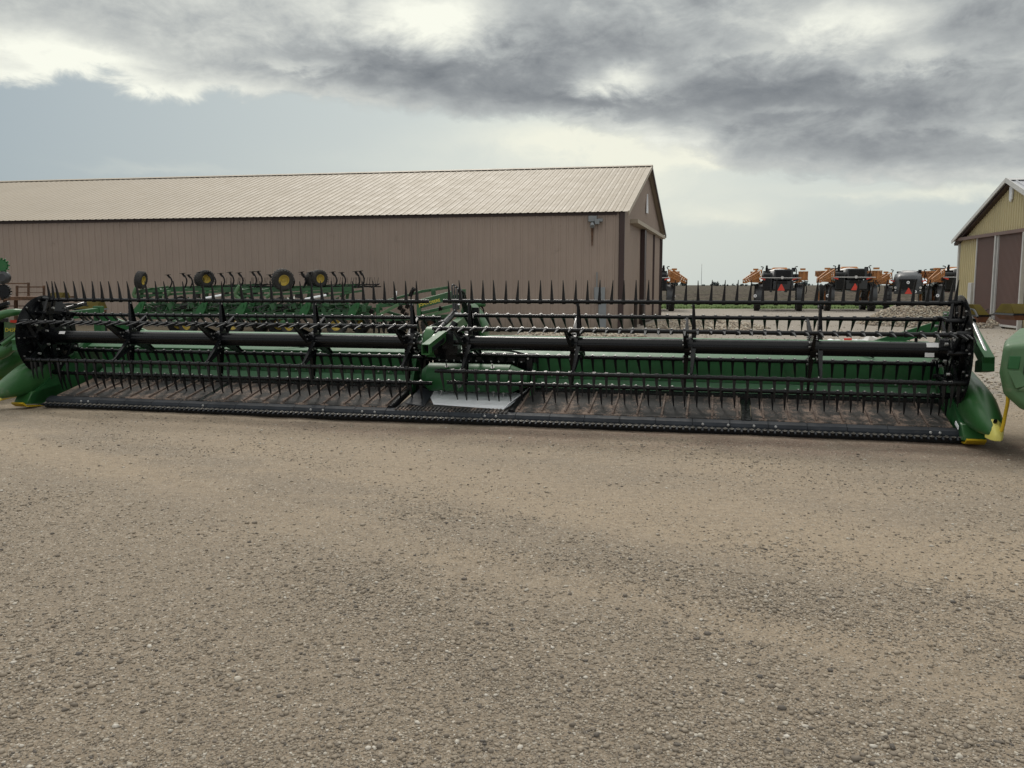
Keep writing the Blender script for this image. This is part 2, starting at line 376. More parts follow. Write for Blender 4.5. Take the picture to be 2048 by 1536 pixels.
def wheel(parent, c, r, wd, rim='rim', axis='x', lean=0.0, name='wheel', lugs=22, rr=0.52):
    """tyre with lugs around x axis > rim"""
    b = MB(); h = wd / 2
    b.lathe((0, 0, 0), [(r * rr, -h * .75), (r * .78, -h), (r * .93, -h * .95), (r, -h * .62), (r, h * .62), (r * .93, h * .95), (r * .78, h), (r * rr, h * .75), (r * rr, -h * .75)], 32)
    for i in range(lugs):
        q = 2 * math.pi * i / lugs
        for sgn in (-1, 1):
            q2 = q + (0.5 * 2 * math.pi / lugs if sgn > 0 else 0)
            b.mx = Matrix.Rotation(q2, 4, 'X')
            b.box((sgn * h * .42, 0, r * 1.0), (h * .95, r * .10, r * .07), (0, 0, sgn * 0.5))
    b.mx = None
    ty = b.build(name, 'tyre', parent); ty.location = c; ty.rotation_euler = (0, lean, 0)
    if axis == 'y': ty.rotation_euler = (lean, 0, math.pi / 2)
    g = MB(); g.lathe((0, 0, 0), [(r * rr, -h * .8), (r * rr * .93, -h * .8), (r * rr * .82, -h * .3), (r * .16, -h * .2), (r * .14, -h * .45), (0.001, -h * .45)], 24)
    g.lathe((0, 0, 0), [(0.001, h * .45), (r * .14, h * .45), (r * .16, h * .2), (r * rr * .82, h * .3), (r * rr * .93, h * .8), (r * rr, h * .8)], 24)
    for i in range(6):
        q = i * math.pi / 3
        for sg in (-1, 1): g.cyl((sg * h * .2, math.cos(q) * r * .24, math.sin(q) * r * .24), (sg * h * .34, math.cos(q) * r * .24, math.sin(q) * r * .24), r * .03, n=6)
    g.build('rim', rim, ty)
    return ty
# ------------------------------------------------------------------ ground and setting
HX, HY, HROT = -6.78, 12.358, R_(-13.533)         # header frame: origin at left end of the cutter bar
def ground_mat():
    m = bpy.data.materials.new('gravel_yard'); m.use_nodes = True; t = m.node_tree; p = t.nodes['Principled BSDF']
    g = t.nodes.new('ShaderNodeNewGeometry'); v = X(t, g.outputs['Position']); x, y, z = sep(t, v.o)
    big = noise(t, v, 0.35, 4, 0.55, 0.4); mid = noise(t, combine(t, x * 0.6, y * 1.5, 0.0), 1.2, 6, 0.65, 0.3)
    fine = noise(t, v, 14, 6, 0.7); vf = noise(t, v, 70, 3, 0.7)
    tan = (0.322, 0.256, 0.182); grey = (0.250, 0.202, 0.148)
    # wheel-packed tan bands alternate with loose grey gravel, running nearly parallel to the header
    tt = y + x * 0.77 + (big - 0.5) * 0.5
    yy = y + x * 0.45
    bands = (noise(t, combine(t, x * 0.06, yy * 0.55, 2.0), 1.0, 3, 0.5) - 0.5) * 1.8
    f = (big * 0.8 + mid * 0.7 - 0.25 + bands * 0.28)
    f = f + yy.step(7.5, 3.4) * 0.40 + tt.step(5.5, 5.75) * tt.step(6.6, 6.3) * 0.22 * (mid.step(.3, .6)) - tt.step(6.5, 7.0) * tt.step(9.0, 8.0) * 0.12 - tt.step(4.6, 4.9) * tt.step(5.6, 5.4) * 0.14 + yy.step(9.8, 10.6) * 0.12
    f = f.step(0.28, 0.85)
    c = mixc(t, f, tan, grey)
    # darker reddish tint in front of the header
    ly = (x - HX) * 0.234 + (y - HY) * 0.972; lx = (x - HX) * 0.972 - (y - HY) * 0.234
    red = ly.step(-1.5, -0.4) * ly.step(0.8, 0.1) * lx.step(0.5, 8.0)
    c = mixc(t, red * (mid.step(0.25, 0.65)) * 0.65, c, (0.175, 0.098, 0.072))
    # pale crushed stone behind the machines
    pale = (y + (mid - 0.5) * 6 + x * 0.25).step(13.5, 18)
    c = mixc(t, pale * 0.85, c, (0.325, 0.295, 0.255))
    # dead grass and dirt along the shed wall
    dd = (y - 33.5 + (x - 4.27) * 0.18 + (mid - 0.5) * 5)
    dirt = dd.step(-9.0, -5.0) * (x + (big - 0.5) * 4).step(1.5, -1.0)
    c = mixc(t, dirt * 0.9, c, mixc(t, fine.step(0.35, 0.65), (0.075, 0.056, 0.032), (0.155, 0.12, 0.062)))
    # individual stones
    wv = combine(t, x + (fine - 0.5) * 0.02, y + (vf - 0.5) * 0.02, z)
    for sc, lo_, amt in ((140, 0.5, 0.6), (60, 0.42, 0.75), (30, 0.32, 0.85), (11, 0.13, 0.6)):
        dist = voro(t, wv, sc); cc = voro(t, wv, sc, 'Color'); r, gg, b = sep(t, cc.o)
        st = dist.step(lo_, lo_ * 0.6) * r.step(0.35, 0.5) * (f * 0.4 + 0.6)
        c = mixc(t, st * amt, c, mixc(t, gg._m('POWER', 1.3), (0.12, 0.105, 0.085), (0.58, 0.53, 0.45)))
    sp = fine * 0.5 + vf * 0.5
    c = mixc(t, sp.step(0.56, 0.32) * 0.6, c, (0.10, 0.082, 0.062))
    t.links.new(c.o, p.inputs['Base Color']); p.inputs['Roughness'].default_value = 0.92; p.inputs['Specular IOR Level'].default_value = 0.25
    h = fine * 0.5 + vf * 0.35 + voro(t, wv, 26).step(0.4, 0.1) * 0.35 * (f * 0.7 + 0.3) + voro(t, wv, 55).step(0.5, 0.1) * 0.25
    b = t.nodes.new('ShaderNodeBump'); b.inputs['Strength'].default_value = 0.75; b.inputs['Distance'].default_value = 0.02
    t.links.new(h.o, b.inputs['Height']); t.links.new(b.outputs[0], p.inputs['Normal'])
    return m
M['ground'] = ground_mat()
def vnoise(x, y, seed=0):                 # value noise, vectorised
    def h(i, j):
        n = (i * 374761393 + j * 668265263 + seed * 974634777) & 0x7fffffff
        n = ((n ^ (n >> 13)) * 1274126177) & 0x7fffffff
        return ((n ^ (n >> 16)) & 0xffff) / 65535.0
    i = np.floor(x).astype(np.int64); j = np.floor(y).astype(np.int64); fx = x - i; fy = y - j
    fx = fx * fx * (3 - 2 * fx); fy = fy * fy * (3 - 2 * fy)
    return (h(i, j) * (1 - fx) + h(i + 1, j) * fx) * (1 - fy) + (h(i, j + 1) * (1 - fx) + h(i + 1, j + 1) * fx) * fy
def gz(x, y):
    d = np.clip((60 - y) / 20, 0, 1)
    z = (vnoise(x * .5, y * .5, 1) - .5) * .035 + (vnoise(x * 2.1, y * 2.1, 2) - .5) * .014 + (vnoise(x * 9, y * 9, 3) - .5) * .007 + (vnoise(x * 28, y * 28, 4) - .5) * .0045
    tt = y + x * .77 + (vnoise(x * .5, y * .5, 41) - .5) * .5
    z = z - .022 * np.exp(-((tt - 5.2) / .16) ** 2) + .014 * np.exp(-((tt - 5.75) / .14) ** 2) - .018 * np.exp(-((tt - 7.1) / .18) ** 2) + .010 * np.exp(-((tt - 6.65) / .12) ** 2)
    return z * d
def gridmesh(name, m, xs_fn, ys, ncol, zfn, kind='structure'):
    ys = np.asarray(ys); n = len(ys); s_ = np.linspace(0, 1, ncol)
    X_ = np.empty((n, ncol)); Y_ = np.repeat(ys[:, None], ncol, 1)
    for i, y in enumerate(ys): a, b = xs_fn(y); X_[i] = a + (b - a) * s_
    Z_ = zfn(X_, Y_)
    co = np.stack([X_, Y_, Z_], -1).reshape(-1, 3).astype(np.float32)
    idx = np.arange(n * ncol).reshape(n, ncol)
    q = np.stack([idx[:-1, :-1], idx[:-1, 1:], idx[1:, 1:], idx[1:, :-1]], -1).reshape(-1, 4)
    me = npmesh(name, co, q, 4); me.materials.append(M[m]); me.shade_smooth()
    o = bpy.data.objects.new(name, me); C.objects.link(o); o['kind'] = kind; return o
def npmesh(name, co, faces, k):
    me = bpy.data.meshes.new(name); me.vertices.add(len(co)); me.vertices.foreach_set('co', co.astype(np.float32).ravel())
    me.loops.add(faces.size); me.loops.foreach_set('vertex_index', faces.astype(np.int32).ravel())
    me.polygons.add(len(faces)); me.polygons.foreach_set('loop_start', np.arange(0, faces.size, k, dtype=np.int32))
    me.polygons.foreach_set('loop_total', np.full(len(faces), k, dtype=np.int32))
    me.update(calc_edges=True); me.validate(); return me
ys = np.concatenate([np.arange(-4, 2.4, .12), np.geomspace(2.4, 66, 560)])
gridmesh('ground', 'ground', lambda y: (-0.75 * max(y, 4) - 4, 0.75 * max(y, 4) + 4), ys, 520, gz)
def soil_mat():
    m = bpy.data.materials.new('ploughed_soil'); m.use_nodes = True; t = m.node_tree; p = t.nodes['Principled BSDF']
    g = t.nodes.new('ShaderNodeNewGeometry'); v = X(t, g.outputs['Position']); x, y, z = sep(t, v.o)
    n = noise(t, v, 0.9, 8, 0.7, 0.5); n2 = noise(t, combine(t, x * 0.02, y * 0.08, 0.0), 1.0, 5, 0.6)
    c = mixc(t, n.step(0.38, 0.62), (0.032, 0.026, 0.021), (0.115, 0.094, 0.074))
    c = mixc(t, n2.step(0.4, 0.65) * 0.6, c, (0.085, 0.080, 0.052))
    t.links.new(c.o, p.inputs['Base Color']); p.inputs['Roughness'].default_value = 0.95; p.inputs['Specular IOR Level'].default_value = 0.1
    b = t.nodes.new('ShaderNodeBump'); b.inputs['Strength'].default_value = 1.0; b.inputs['Distance'].default_value = 0.25
    t.links.new(n.o, b.inputs['Height']); t.links.new(b.outputs[0], p.inputs['Normal']); return m
M['soil'] = soil_mat()
gridmesh('field', 'soil', lambda y: (-0.9 * y - 10, 0.9 * y + 10), np.geomspace(84, 330, 190), 900,
         lambda x, y: .05 + (vnoise(x * 1.3, y * 1.3, 7) ** 2) * .28 + (vnoise(x * 3.1, y * 3.1, 8)) * .10 + (vnoise(x * .06, y * .06, 9) - .5) * .35)
b = MB(); b.add([(-9000, -9000, -.06), (9000, -9000, -.06), (9000, 9000, -.06), (-9000, 9000, -.06)], [(0, 1, 2, 3)])
o = b.build('farmland', 'soil', smooth=0); o['kind'] = 'structure'
def grass_mat():
    m = bpy.data.materials.new('grass'); m.use_nodes = True; t = m.node_tree; p = t.nodes['Principled BSDF']
    g = t.nodes.new('ShaderNodeNewGeometry'); v = X(t, g.outputs['Position'])
    n = noise(t, v, 0.6, 6, 0.7); n2 = noise(t, v, 9, 4, 0.7)
    c = mixc(t, n.step(0.35, 0.65), (0.050, 0.095, 0.018), (0.105, 0.155, 0.035))
    c = mixc(t, n2.step(0.55, 0.75) * 0.6, c, (0.16, 0.16, 0.06))
    t.links.new(c.o, p.inputs['Base Color']); p.inputs['Roughness'].default_value = 0.85; p.inputs['Specular IOR Level'].default_value = 0.2; return m
M['grass'] = grass_mat()
gridmesh('grass_strip', 'grass', lambda y: (-1.0 * y, 1.0 * y), np.linspace(64.6, 87, 120), 900,
         lambda x, y: .004 + np.clip((y - 64.6 - (vnoise(x * .8, y * .0, 5)) * 1.2) * .3, -.05, 1) * (.04 + vnoise(x * 5, y * 5, 4) * .07) - (y > 86) * .1)
def grass_blades():
    n = 26000; x = rng.uniform(2, 62, n); y = rng.uniform(64.9, 80, n); a = rng.uniform(0, 6.28, n); h = rng.uniform(.05, .16, n); wd = rng.uniform(.015, .04, n)
    z0 = np.full(n, .02); p0 = np.stack([x - np.cos(a) * wd, y - np.sin(a) * wd, z0], 1); p1 = np.stack([x + np.cos(a) * wd, y + np.sin(a) * wd, z0], 1)
    p2 = np.stack([x + rng.normal(0, .03, n), y + rng.normal(0, .03, n), z0 + h], 1)
    co = np.stack([p0, p1, p2], 1).reshape(-1, 3); me = npmesh('grass', co, np.arange(3 * n).reshape(-1, 3), 3); me.materials.append(M['grass'])
    o = bpy.data.objects.new('grass', me); C.objects.link(o); tag(o, 'short green grass between the gravel yard and the ploughed field', 'grass', kind='stuff')
grass_blades()
# stones
def stone_mat(k_=1.0):
    m = bpy.data.materials.new('loose_stone'); m.use_nodes = True; t = m.node_tree; p = t.nodes['Principled BSDF']
    g = t.nodes.new('ShaderNodeNewGeometry'); r = X(t, g.outputs['Random Per Island']); v = X(t, g.outputs['Position'])
    rp = t.nodes.new('ShaderNodeValToRGB'); t.links.new(r.o, rp.inputs[0]); e = rp.color_ramp; e.interpolation = 'LINEAR'
    e.elements[0].color = (0.085 * k_ ** 2, 0.078 * k_ ** 2, 0.072 * k_ ** 2, 1); e.elements[1].color = (0.60, 0.56, 0.49, 1)
    for q, c_ in ((.07, (.15, .13, .108)), (.30, (.255, .213, .163)), (.82, (.345, .295, .23)), (.945, (.45, .41, .34))):
        k = e.elements.new(q); k.color = tuple(min(.62, z_ * k_) for z_ in c_) + (1,)
    n = noise(t, v, 60, 4, 0.6)
    c = mixc(t, n.step(.3, .7) * .35, X(t, rp.outputs[0]), (0.20, 0.165, 0.125))
    t.links.new(c.o, p.inputs['Base Color']); p.inputs['Roughness'].default_value = 0.85; p.inputs['Specular IOR Level'].default_value = 0.3; return m
M['stone'] = stone_mat(); M['palestone'] = stone_mat(1.5)
ph = (1 + 5 ** .5) / 2
ICO = np.array([(-1, ph, 0), (1, ph, 0), (-1, -ph, 0), (1, -ph, 0), (0, -1, ph), (0, 1, ph), (0, -1, -ph), (0, 1, -ph), (ph, 0, -1), (ph, 0, 1), (-ph, 0, -1), (-ph, 0, 1)]) / math.sqrt(1 + ph * ph)
IF = np.array([(0, 11, 5), (0, 5, 1), (0, 1, 7), (0, 7, 10), (0, 10, 11), (1, 5, 9), (5, 11, 4), (11, 10, 2), (10, 7, 6), (7, 1, 8), (3, 9, 4), (3, 4, 2), (3, 2, 6), (3, 6, 8), (3, 8, 9), (4, 9, 5), (2, 4, 11), (6, 2, 10), (8, 6, 7), (9, 8, 1)])
def stones(name, x, y, z, s, label, parent=None, m='stone'):
    n = len(x); q = rng.normal(size=(n, 4)); q /= np.linalg.norm(q, axis=1)[:, None]; a, b, c, d = q.T
    Rm = np.stack([1 - 2 * (c * c + d * d), 2 * (b * c - a * d), 2 * (b * d + a * c), 2 * (b * c + a * d), 1 - 2 * (b * b + d * d), 2 * (c * d - a * b), 2 * (b * d - a * c), 2 * (c * d + a * b), 1 - 2 * (b * b + c * c)], 1).reshape(n, 3, 3)
    V = np.einsum('nij,kj->nki', Rm, ICO) * rng.uniform(.72, 1.25, (n, 12, 1))
    sc = np.stack([rng.uniform(.75, 1.35, n), rng.uniform(.75, 1.35, n), rng.uniform(.42, .8, n)], 1)
    V = V * sc[:, None, :] * s[:, None, None]; th_ = rng.uniform(0, 6.28, n); cx, sx = np.cos(th_)[:, None], np.sin(th_)[:, None]
    V = np.stack([V[..., 0] * cx - V[..., 1] * sx, V[..., 0] * sx + V[..., 1] * cx, V[..., 2]], -1)
    V += np.stack([x, y, z], 1)[:, None, :]
    Fs = (IF[None] + (np.arange(n) * 12)[:, None, None]).reshape(-1, 3)
    me = npmesh(name, V.reshape(-1, 3), Fs, 3); me.materials.append(M[m])
    o = bpy.data.objects.new(name, me); C.objects.link(o)
    if parent is not None: o.parent = parent
    tag(o, label, None if parent is not None else 'gravel', kind='stuff'); return o
def yard_gravel():
    N = 260000; CL = lambda v: np.clip(v, 0, 1)
    # even density on the picture falls with distance: sample 1/y uniformly, thin out by patches
    iy = rng.uniform(1 / 13.5, 1 / 2.5, N); y = 1 / iy; x = rng.uniform(-.68, .68, N) * y
    yy = y + x * .45; tt = y + x * .77 + (vnoise(x * .5, y * .5, 41) - .5) * .5
    dens = (.10 + .22 * vnoise(x * 1.7, y * 1.7, 51)) + 1.0 * np.clip((vnoise(x * 1.1, yy * 2.2, 21) - .35) * 2.2, 0, 1) * np.clip((vnoise(x * .4, y * .6, 22) - .2) * 2, 0, 1) + .38 * np.clip((6.2 - yy) / 1.8, 0, 1)
    dens += 1.1 * np.exp(-((tt - 6.0) / .28) ** 2) * CL(vnoise(x * 1.3, y * 1.3, 33) * 2 - .3) * CL((x + 1.6) / 1.5); dens *= 1 - .6 * np.exp(-((tt - 5.2) / .3) ** 2)
    for c0_, wd in ((9.6, .35),): dens += .8 * np.exp(-((yy - c0_ - .35 * (vnoise(x * .6, x * 0, 23) - .5) * 2) / wd) ** 2) * (.5 + vnoise(x * 1.5, y * 1.5, 31))
    k = rng.uniform(0, 1.3, N) < dens; x, y = x[k], y[k]
    s = np.clip(np.exp(rng.normal(math.log(.0034), .50, len(x))), .0017, .014) * (1 + .045 * np.clip(y - 3, 0, 9))
    bigm = rng.uniform(size=len(x)) < .006; s[bigm] = rng.uniform(.009, .017, bigm.sum()); s *= .80 + .35 * vnoise(x * 1.3, y * 1.9, 52)
    lyy = (x - HX) * .234 + (y - HY) * .972; k = ~((lyy > -.25) & (lyy < 2.2)); x, y, s = x[k], y[k], s[k]
    stones('gravel', x, y, gz(x, y) + s * .28, s, 'loose tan and grey gravel scattered over the foreground yard')
yard_gravel()
def pile(name, cx, cy, rx, ry, h, label, n, smin=.02, smax=.06):
    e = empty(name, (cx, cy, 0), 0, label, 'gravel pile')
    q = 70; a = np.linspace(-1, 1, q); X_, Y_ = np.meshgrid(a, a); r = np.sqrt(X_ ** 2 + Y_ ** 2)
    ff = lambda X_, Y_: np.clip(1 - (X_ ** 2 + Y_ ** 2) ** .9 * (0.8 + .5 * vnoise(X_ * 2 + 9 + cx, Y_ * 2 + 9, 5)), 0, 1) ** .9 * h * (.72 + .4 * vnoise(X_ * 3 + 5, Y_ * 3 + 5 + cx, 6))
    Z_ = ff(X_, Y_) + (vnoise(X_ * 20 + 50, Y_ * 20 + 50, 3) - .5) * .04 - .03
    co = np.stack([X_ * rx, Y_ * ry, Z_], -1).reshape(-1, 3); idx = np.arange(q * q).reshape(q, q)
    F_ = np.stack([idx[:-1, :-1], idx[:-1, 1:], idx[1:, 1:], idx[1:, :-1]], -1).reshape(-1, 4)
    me = npmesh('mound', co, F_, 4); me.materials.append(M['ground']); me.shade_smooth(); o = bpy.data.objects.new('mound', me); C.objects.link(o); o.parent = e
    ang = rng.uniform(0, 6.28, n); rr = np.sqrt(rng.uniform(0, 1, n)); px, py = np.cos(ang) * rr, np.sin(ang) * rr
    k = ff(px, py) > .02; px, py = px[k], py[k]
    stones('stones', px * rx, py * ry, ff(px, py), rng.uniform(smin, smax, len(px)), None, e, 'palestone')
    return e
pile('gravel_pile', 18.9, 38.5, 3.1, 3.2, 1.12, 'large pale gravel pile behind the right end of the header reel', 9000)
pile('gravel_pile', 2.4, 29.8, 2.4, 1.3, .30, 'low ridge of pale gravel along the foot of the tan shed wall', 3500)
pile('gravel_pile', 8.3, 36.5, 2.6, 3.2, .38, 'low spread gravel heap in the yard right of the tan shed', 4000)
# scattered rocks near right behind
n = 9000; yy_ = 1 / rng.uniform(1 / 60, 1 / 13, n); xx_ = rng.uniform(-.1, .68, n) * yy_
kk = ((xx_ - HX) * .234 + (yy_ - HY) * .972 > 2.3) & ~((xx_ > 19.0) & (yy_ > 34)) & ~((xx_ < 9.5) & (yy_ > 31))
xx_, yy_ = xx_[kk], yy_[kk]
stones('gravel', xx_, yy_, np.zeros(len(xx_)) + .008, rng.uniform(.012, .035, len(xx_)), 'pale crushed stone strewn over the yard behind the header', m='palestone')
# ------------------------------------------------------------------ buildings
def corr(mb, s0, s1, lo, hi, nrm, pitch=0.30, d=0.022, rw=0.045, breaks=(), minor=True):
    """ribbed sheet: lo(s), hi(s) give the bottom and top edge points"""
    ss = [(s0, 0.0), (s1, 0.0)] + [(b_, 0.0) for b_ in breaks]
    k = math.ceil(s0 / pitch)
    while k * pitch < s1:
        c = k * pitch
        if c - rw > s0 and c + rw < s1: ss += [(c - rw, 0), (c - rw * .55, d), (c + rw * .55, d), (c + rw, 0)]
        if minor:
            c += pitch / 2
            if c - .02 > s0 and c + .02 < s1: ss += [(c - .02, 0), (c, d * .35), (c + .02, 0)]
        k += 1
    ss.sort(); nrm = Vector(nrm); vs = []
    for s, o in ss: vs += [lo(s) + nrm * o, hi(s) + nrm * o]
    mb.add(vs, [(2 * i, 2 * i + 2, 2 * i + 3, 2 * i + 1) for i in range(len(ss) - 1)])
def V3(a, b, c): return Vector((a, b, c))
def tan_shed():
    c1 = V3(4.28, 33.5, 0); L = V3(-.984, .179, 0); G = V3(.2605, .9655, 0).normalized(); Wd = 16.1; LN = 46
    e = empty('steel_shed', c1, 0, 'long tan ribbed-steel storage shed with a low gable roof, behind the header', 'shed')
    O = Vector((0, 0, 0)); EZ = 4.66; RZ = 7.38; nL = V3(-.179, -.984, 0); nG = V3(.9655, -.2605, 0)
    up = lambda z: V3(0, 0, z)
    b = MB(); corr(b, 0.12, LN, lambda s: L * s + up(-.02), lambda s: L * s + up(EZ), nL, .305, .024)
    b.add([G * Wd, G * Wd + L * LN, G * Wd + L * LN + up(EZ), G * Wd + up(EZ)], [(0, 1, 2, 3)])
    b.add([L * LN, G * Wd + L * LN, G * Wd + L * LN + up(EZ), G * Wd / 2 + L * LN + up(RZ), L * LN + up(EZ)], [(0, 1, 2, 3, 4)])
    b.build('long_wall', 'shedwall', e, 25)
    top = lambda s: G * s + up(EZ + (RZ - EZ) * (1 - abs(s - Wd / 2) / (Wd / 2)) - .02)
    b = MB(); corr(b, 0.12, Wd - .1, lambda s: G * s + up(-.02), top, nG, .305, .024, breaks=(Wd / 2,))
    b.build('gable_wall', 'shedwall', e, 25)
    # roof, near and far slope
    mid = G * (Wd / 2); ov = .22
    for nm, a0 in (('roof', 0.0), ('roof', Wd)):
        sg = -1 if a0 == 0 else 1
        eave = lambda s: G * (a0 + sg * ov) + L * s + up(EZ + .03 - ov * (RZ - EZ) / (Wd / 2))
        rid = lambda s: mid + L * s + up(RZ + .03)
        n_ = (rid(0) - eave(0)).cross(L); n_ = (n_ if n_.z > 0 else -n_).normalized()
        b = MB(); corr(b, -.28, LN + .2, eave, rid, n_, .305, .02)
        b.build(nm, 'shedroof', e, 25)
    b = MB()     # ridge cap
    for sg in (-1, 1):
        b.add([mid + G * .25 * sg - L * .3 + up(RZ + .0), mid - L * .3 + up(RZ + .085), mid + L * (LN + .2) + up(RZ + .085), mid + G * .25 * sg + L * (LN + .2) + up(RZ)], [(0, 1, 2, 3)])
    b.build('ridge_cap', 'shedroof', e)
    b = MB()     # dark corner trims, eave line, rake trim
    b.box((0, 0, EZ / 2), (.20, .20, EZ - .05), (0, 0, math.atan2(L.y, L.x)))
    b.bar(L * .2 - G * .03 + up(EZ - .09), L * LN - G * .03 + up(EZ - .09), .06, .13)
    b.bar(G * (Wd - .05) + nG * .05, G * (Wd - .05) + nG * .05 + up(EZ), .12, .12)
    b.build('corner_trim', 'brown', e)
    b = MB()
    r0 = -L * .27
    b.bar(r0 - G * ov + up(EZ - .10), r0 + mid + up(RZ - .03), .05, .17)
    b.build('rake_trim', 'shedroof', e)
    b = MB(); b.bar(r0 + mid + up(RZ - .05), r0 + G * (Wd + ov) + up(EZ - .12), .05, .15); b.build('rake_trim', 'brown', e)
    # sliding doors
    TZ = 4.42
    b = MB(); b.box(G * 8.7 + nG * .17 + up(TZ), (.34, 12.9, .16), (0, 0, math.atan2(G.y, G.x) - math.pi / 2)); b.build('door_track', 'shedroof', e)
    for s0, s1 in ((6.75, 10.45), (10.62, 14.1)):
        b = MB(); corr(b, s0, s1, lambda s: G * s + nG * .12 + up(.12), lambda s: G * s + nG * .12 + up(TZ - .08), nG, .305, .022)
        dr = b.build('sliding_door', 'shedwall', e, 25)
        b = MB(); b.bar(G * (s0 + .02) + nG * .16 + up(.1), G * (s0 + .02) + nG * .16 + up(TZ - .1), .10, .07); b.bar(G * (s1 + .03) + nG * .16 + up(.1), G * (s1 + .03) + nG * .16 + up(TZ - .1), .08, .07)
        b.bar(G * s0 + nG * .15 + up(.12), G * s1 + nG * .15 + up(.12), .06, .1)
        b.build('door_trim', 'brown', dr)
    b = MB(); b.box(G * 6.35 + nG * .12 + up(2.15), (.2, .62, 4.3), (0, 0, math.atan2(G.y, G.x) - math.pi / 2)); b.build('door_post', 'brown', e)
    b = MB(); cz = 5.62; p = G * 8.0 + nG * .06
    b.add([p + G * -.28 + up(cz - .42), p + G * .28 + up(cz - .42), p + up(cz + .48)] + [p + nG * .05 + q for q in (G * -.28 + up(cz - .42), G * .28 + up(cz - .42), up(cz + .48))], [(0, 2, 1), (3, 4, 5), (0, 1, 4, 3), (1, 2, 5, 4), (2, 0, 3, 5)])
    b.build('gable_vent', 'farwhite', e)
    # yard light with rust run
    q = L * 1.17 + nL * .02
    b = MB(); b.mx = Matrix.Translation(q)
    b.box((0, -.14, 4.35), (.32, .2, .22)); b.box((.17, -.22, 4.24), (.18, .14, .2)); b.cyl((.02, -.1, 4.0), (.02, -.1, 4.3), .05); b.box((.3, -.15, 4.3), (.2, .12, .12))
    b.cyl((-.02, -.26, 4.18), (-.02, -.36, 4.05), .06, .10)
    lt = b.build('wall_light', 'ebox', e, bevel=.01)
    b = MB(); b.mx = Matrix.Translation(q); b.loft([[(-.05, -.035, 4.05), (.06, -.035, 4.05), (.03, -.035, 3.35), (-.01, -.035, 3.30)], [(-.05, -.04, 4.05), (.06, -.04, 4.05), (.03, -.04, 3.35), (-.01, -.04, 3.30)]])
    b.build('rust_stain', 'rust', lt)
    q = L * .86 + nL * .03
    b = MB(); b.mx = Matrix.Translation(q); b.box((0, -.1, 1.46), (.42, .2, .50)); b.build('electric_box', 'ebox', e, bevel=.01)
    b = MB(); b.mx = Matrix.Translation(q); b.box((.12, -.08, .6), (.30, .1, 1.2)); b.cyl((-.1, -.06, 1.7), (-.1, -.06, 2.3), .025); b.build('conduit', 'ebox', e)
    return e
tan_shed()
for i, (x, y, h) in enumerate(((5.22, 36.0, .98), (5.82, 38.1, .92))):
    e = empty('bollard', (x, y, 0), 0, ('nearer' if i == 0 else 'farther') + ' of the two dark bollards guarding the tan shed door', 'bollard', 'bollards at the shed door')
    b = MB(); b.cyl((0, 0, -.1), (0, 0, h), .075, n=14); b.build('post', 'wood', e)
    b = MB(); b.lathe((0, 0, h), [(.078, -.02), (.07, .02), (.001, .045)], 14, 'z'); b.build('cap', 'strip', e)
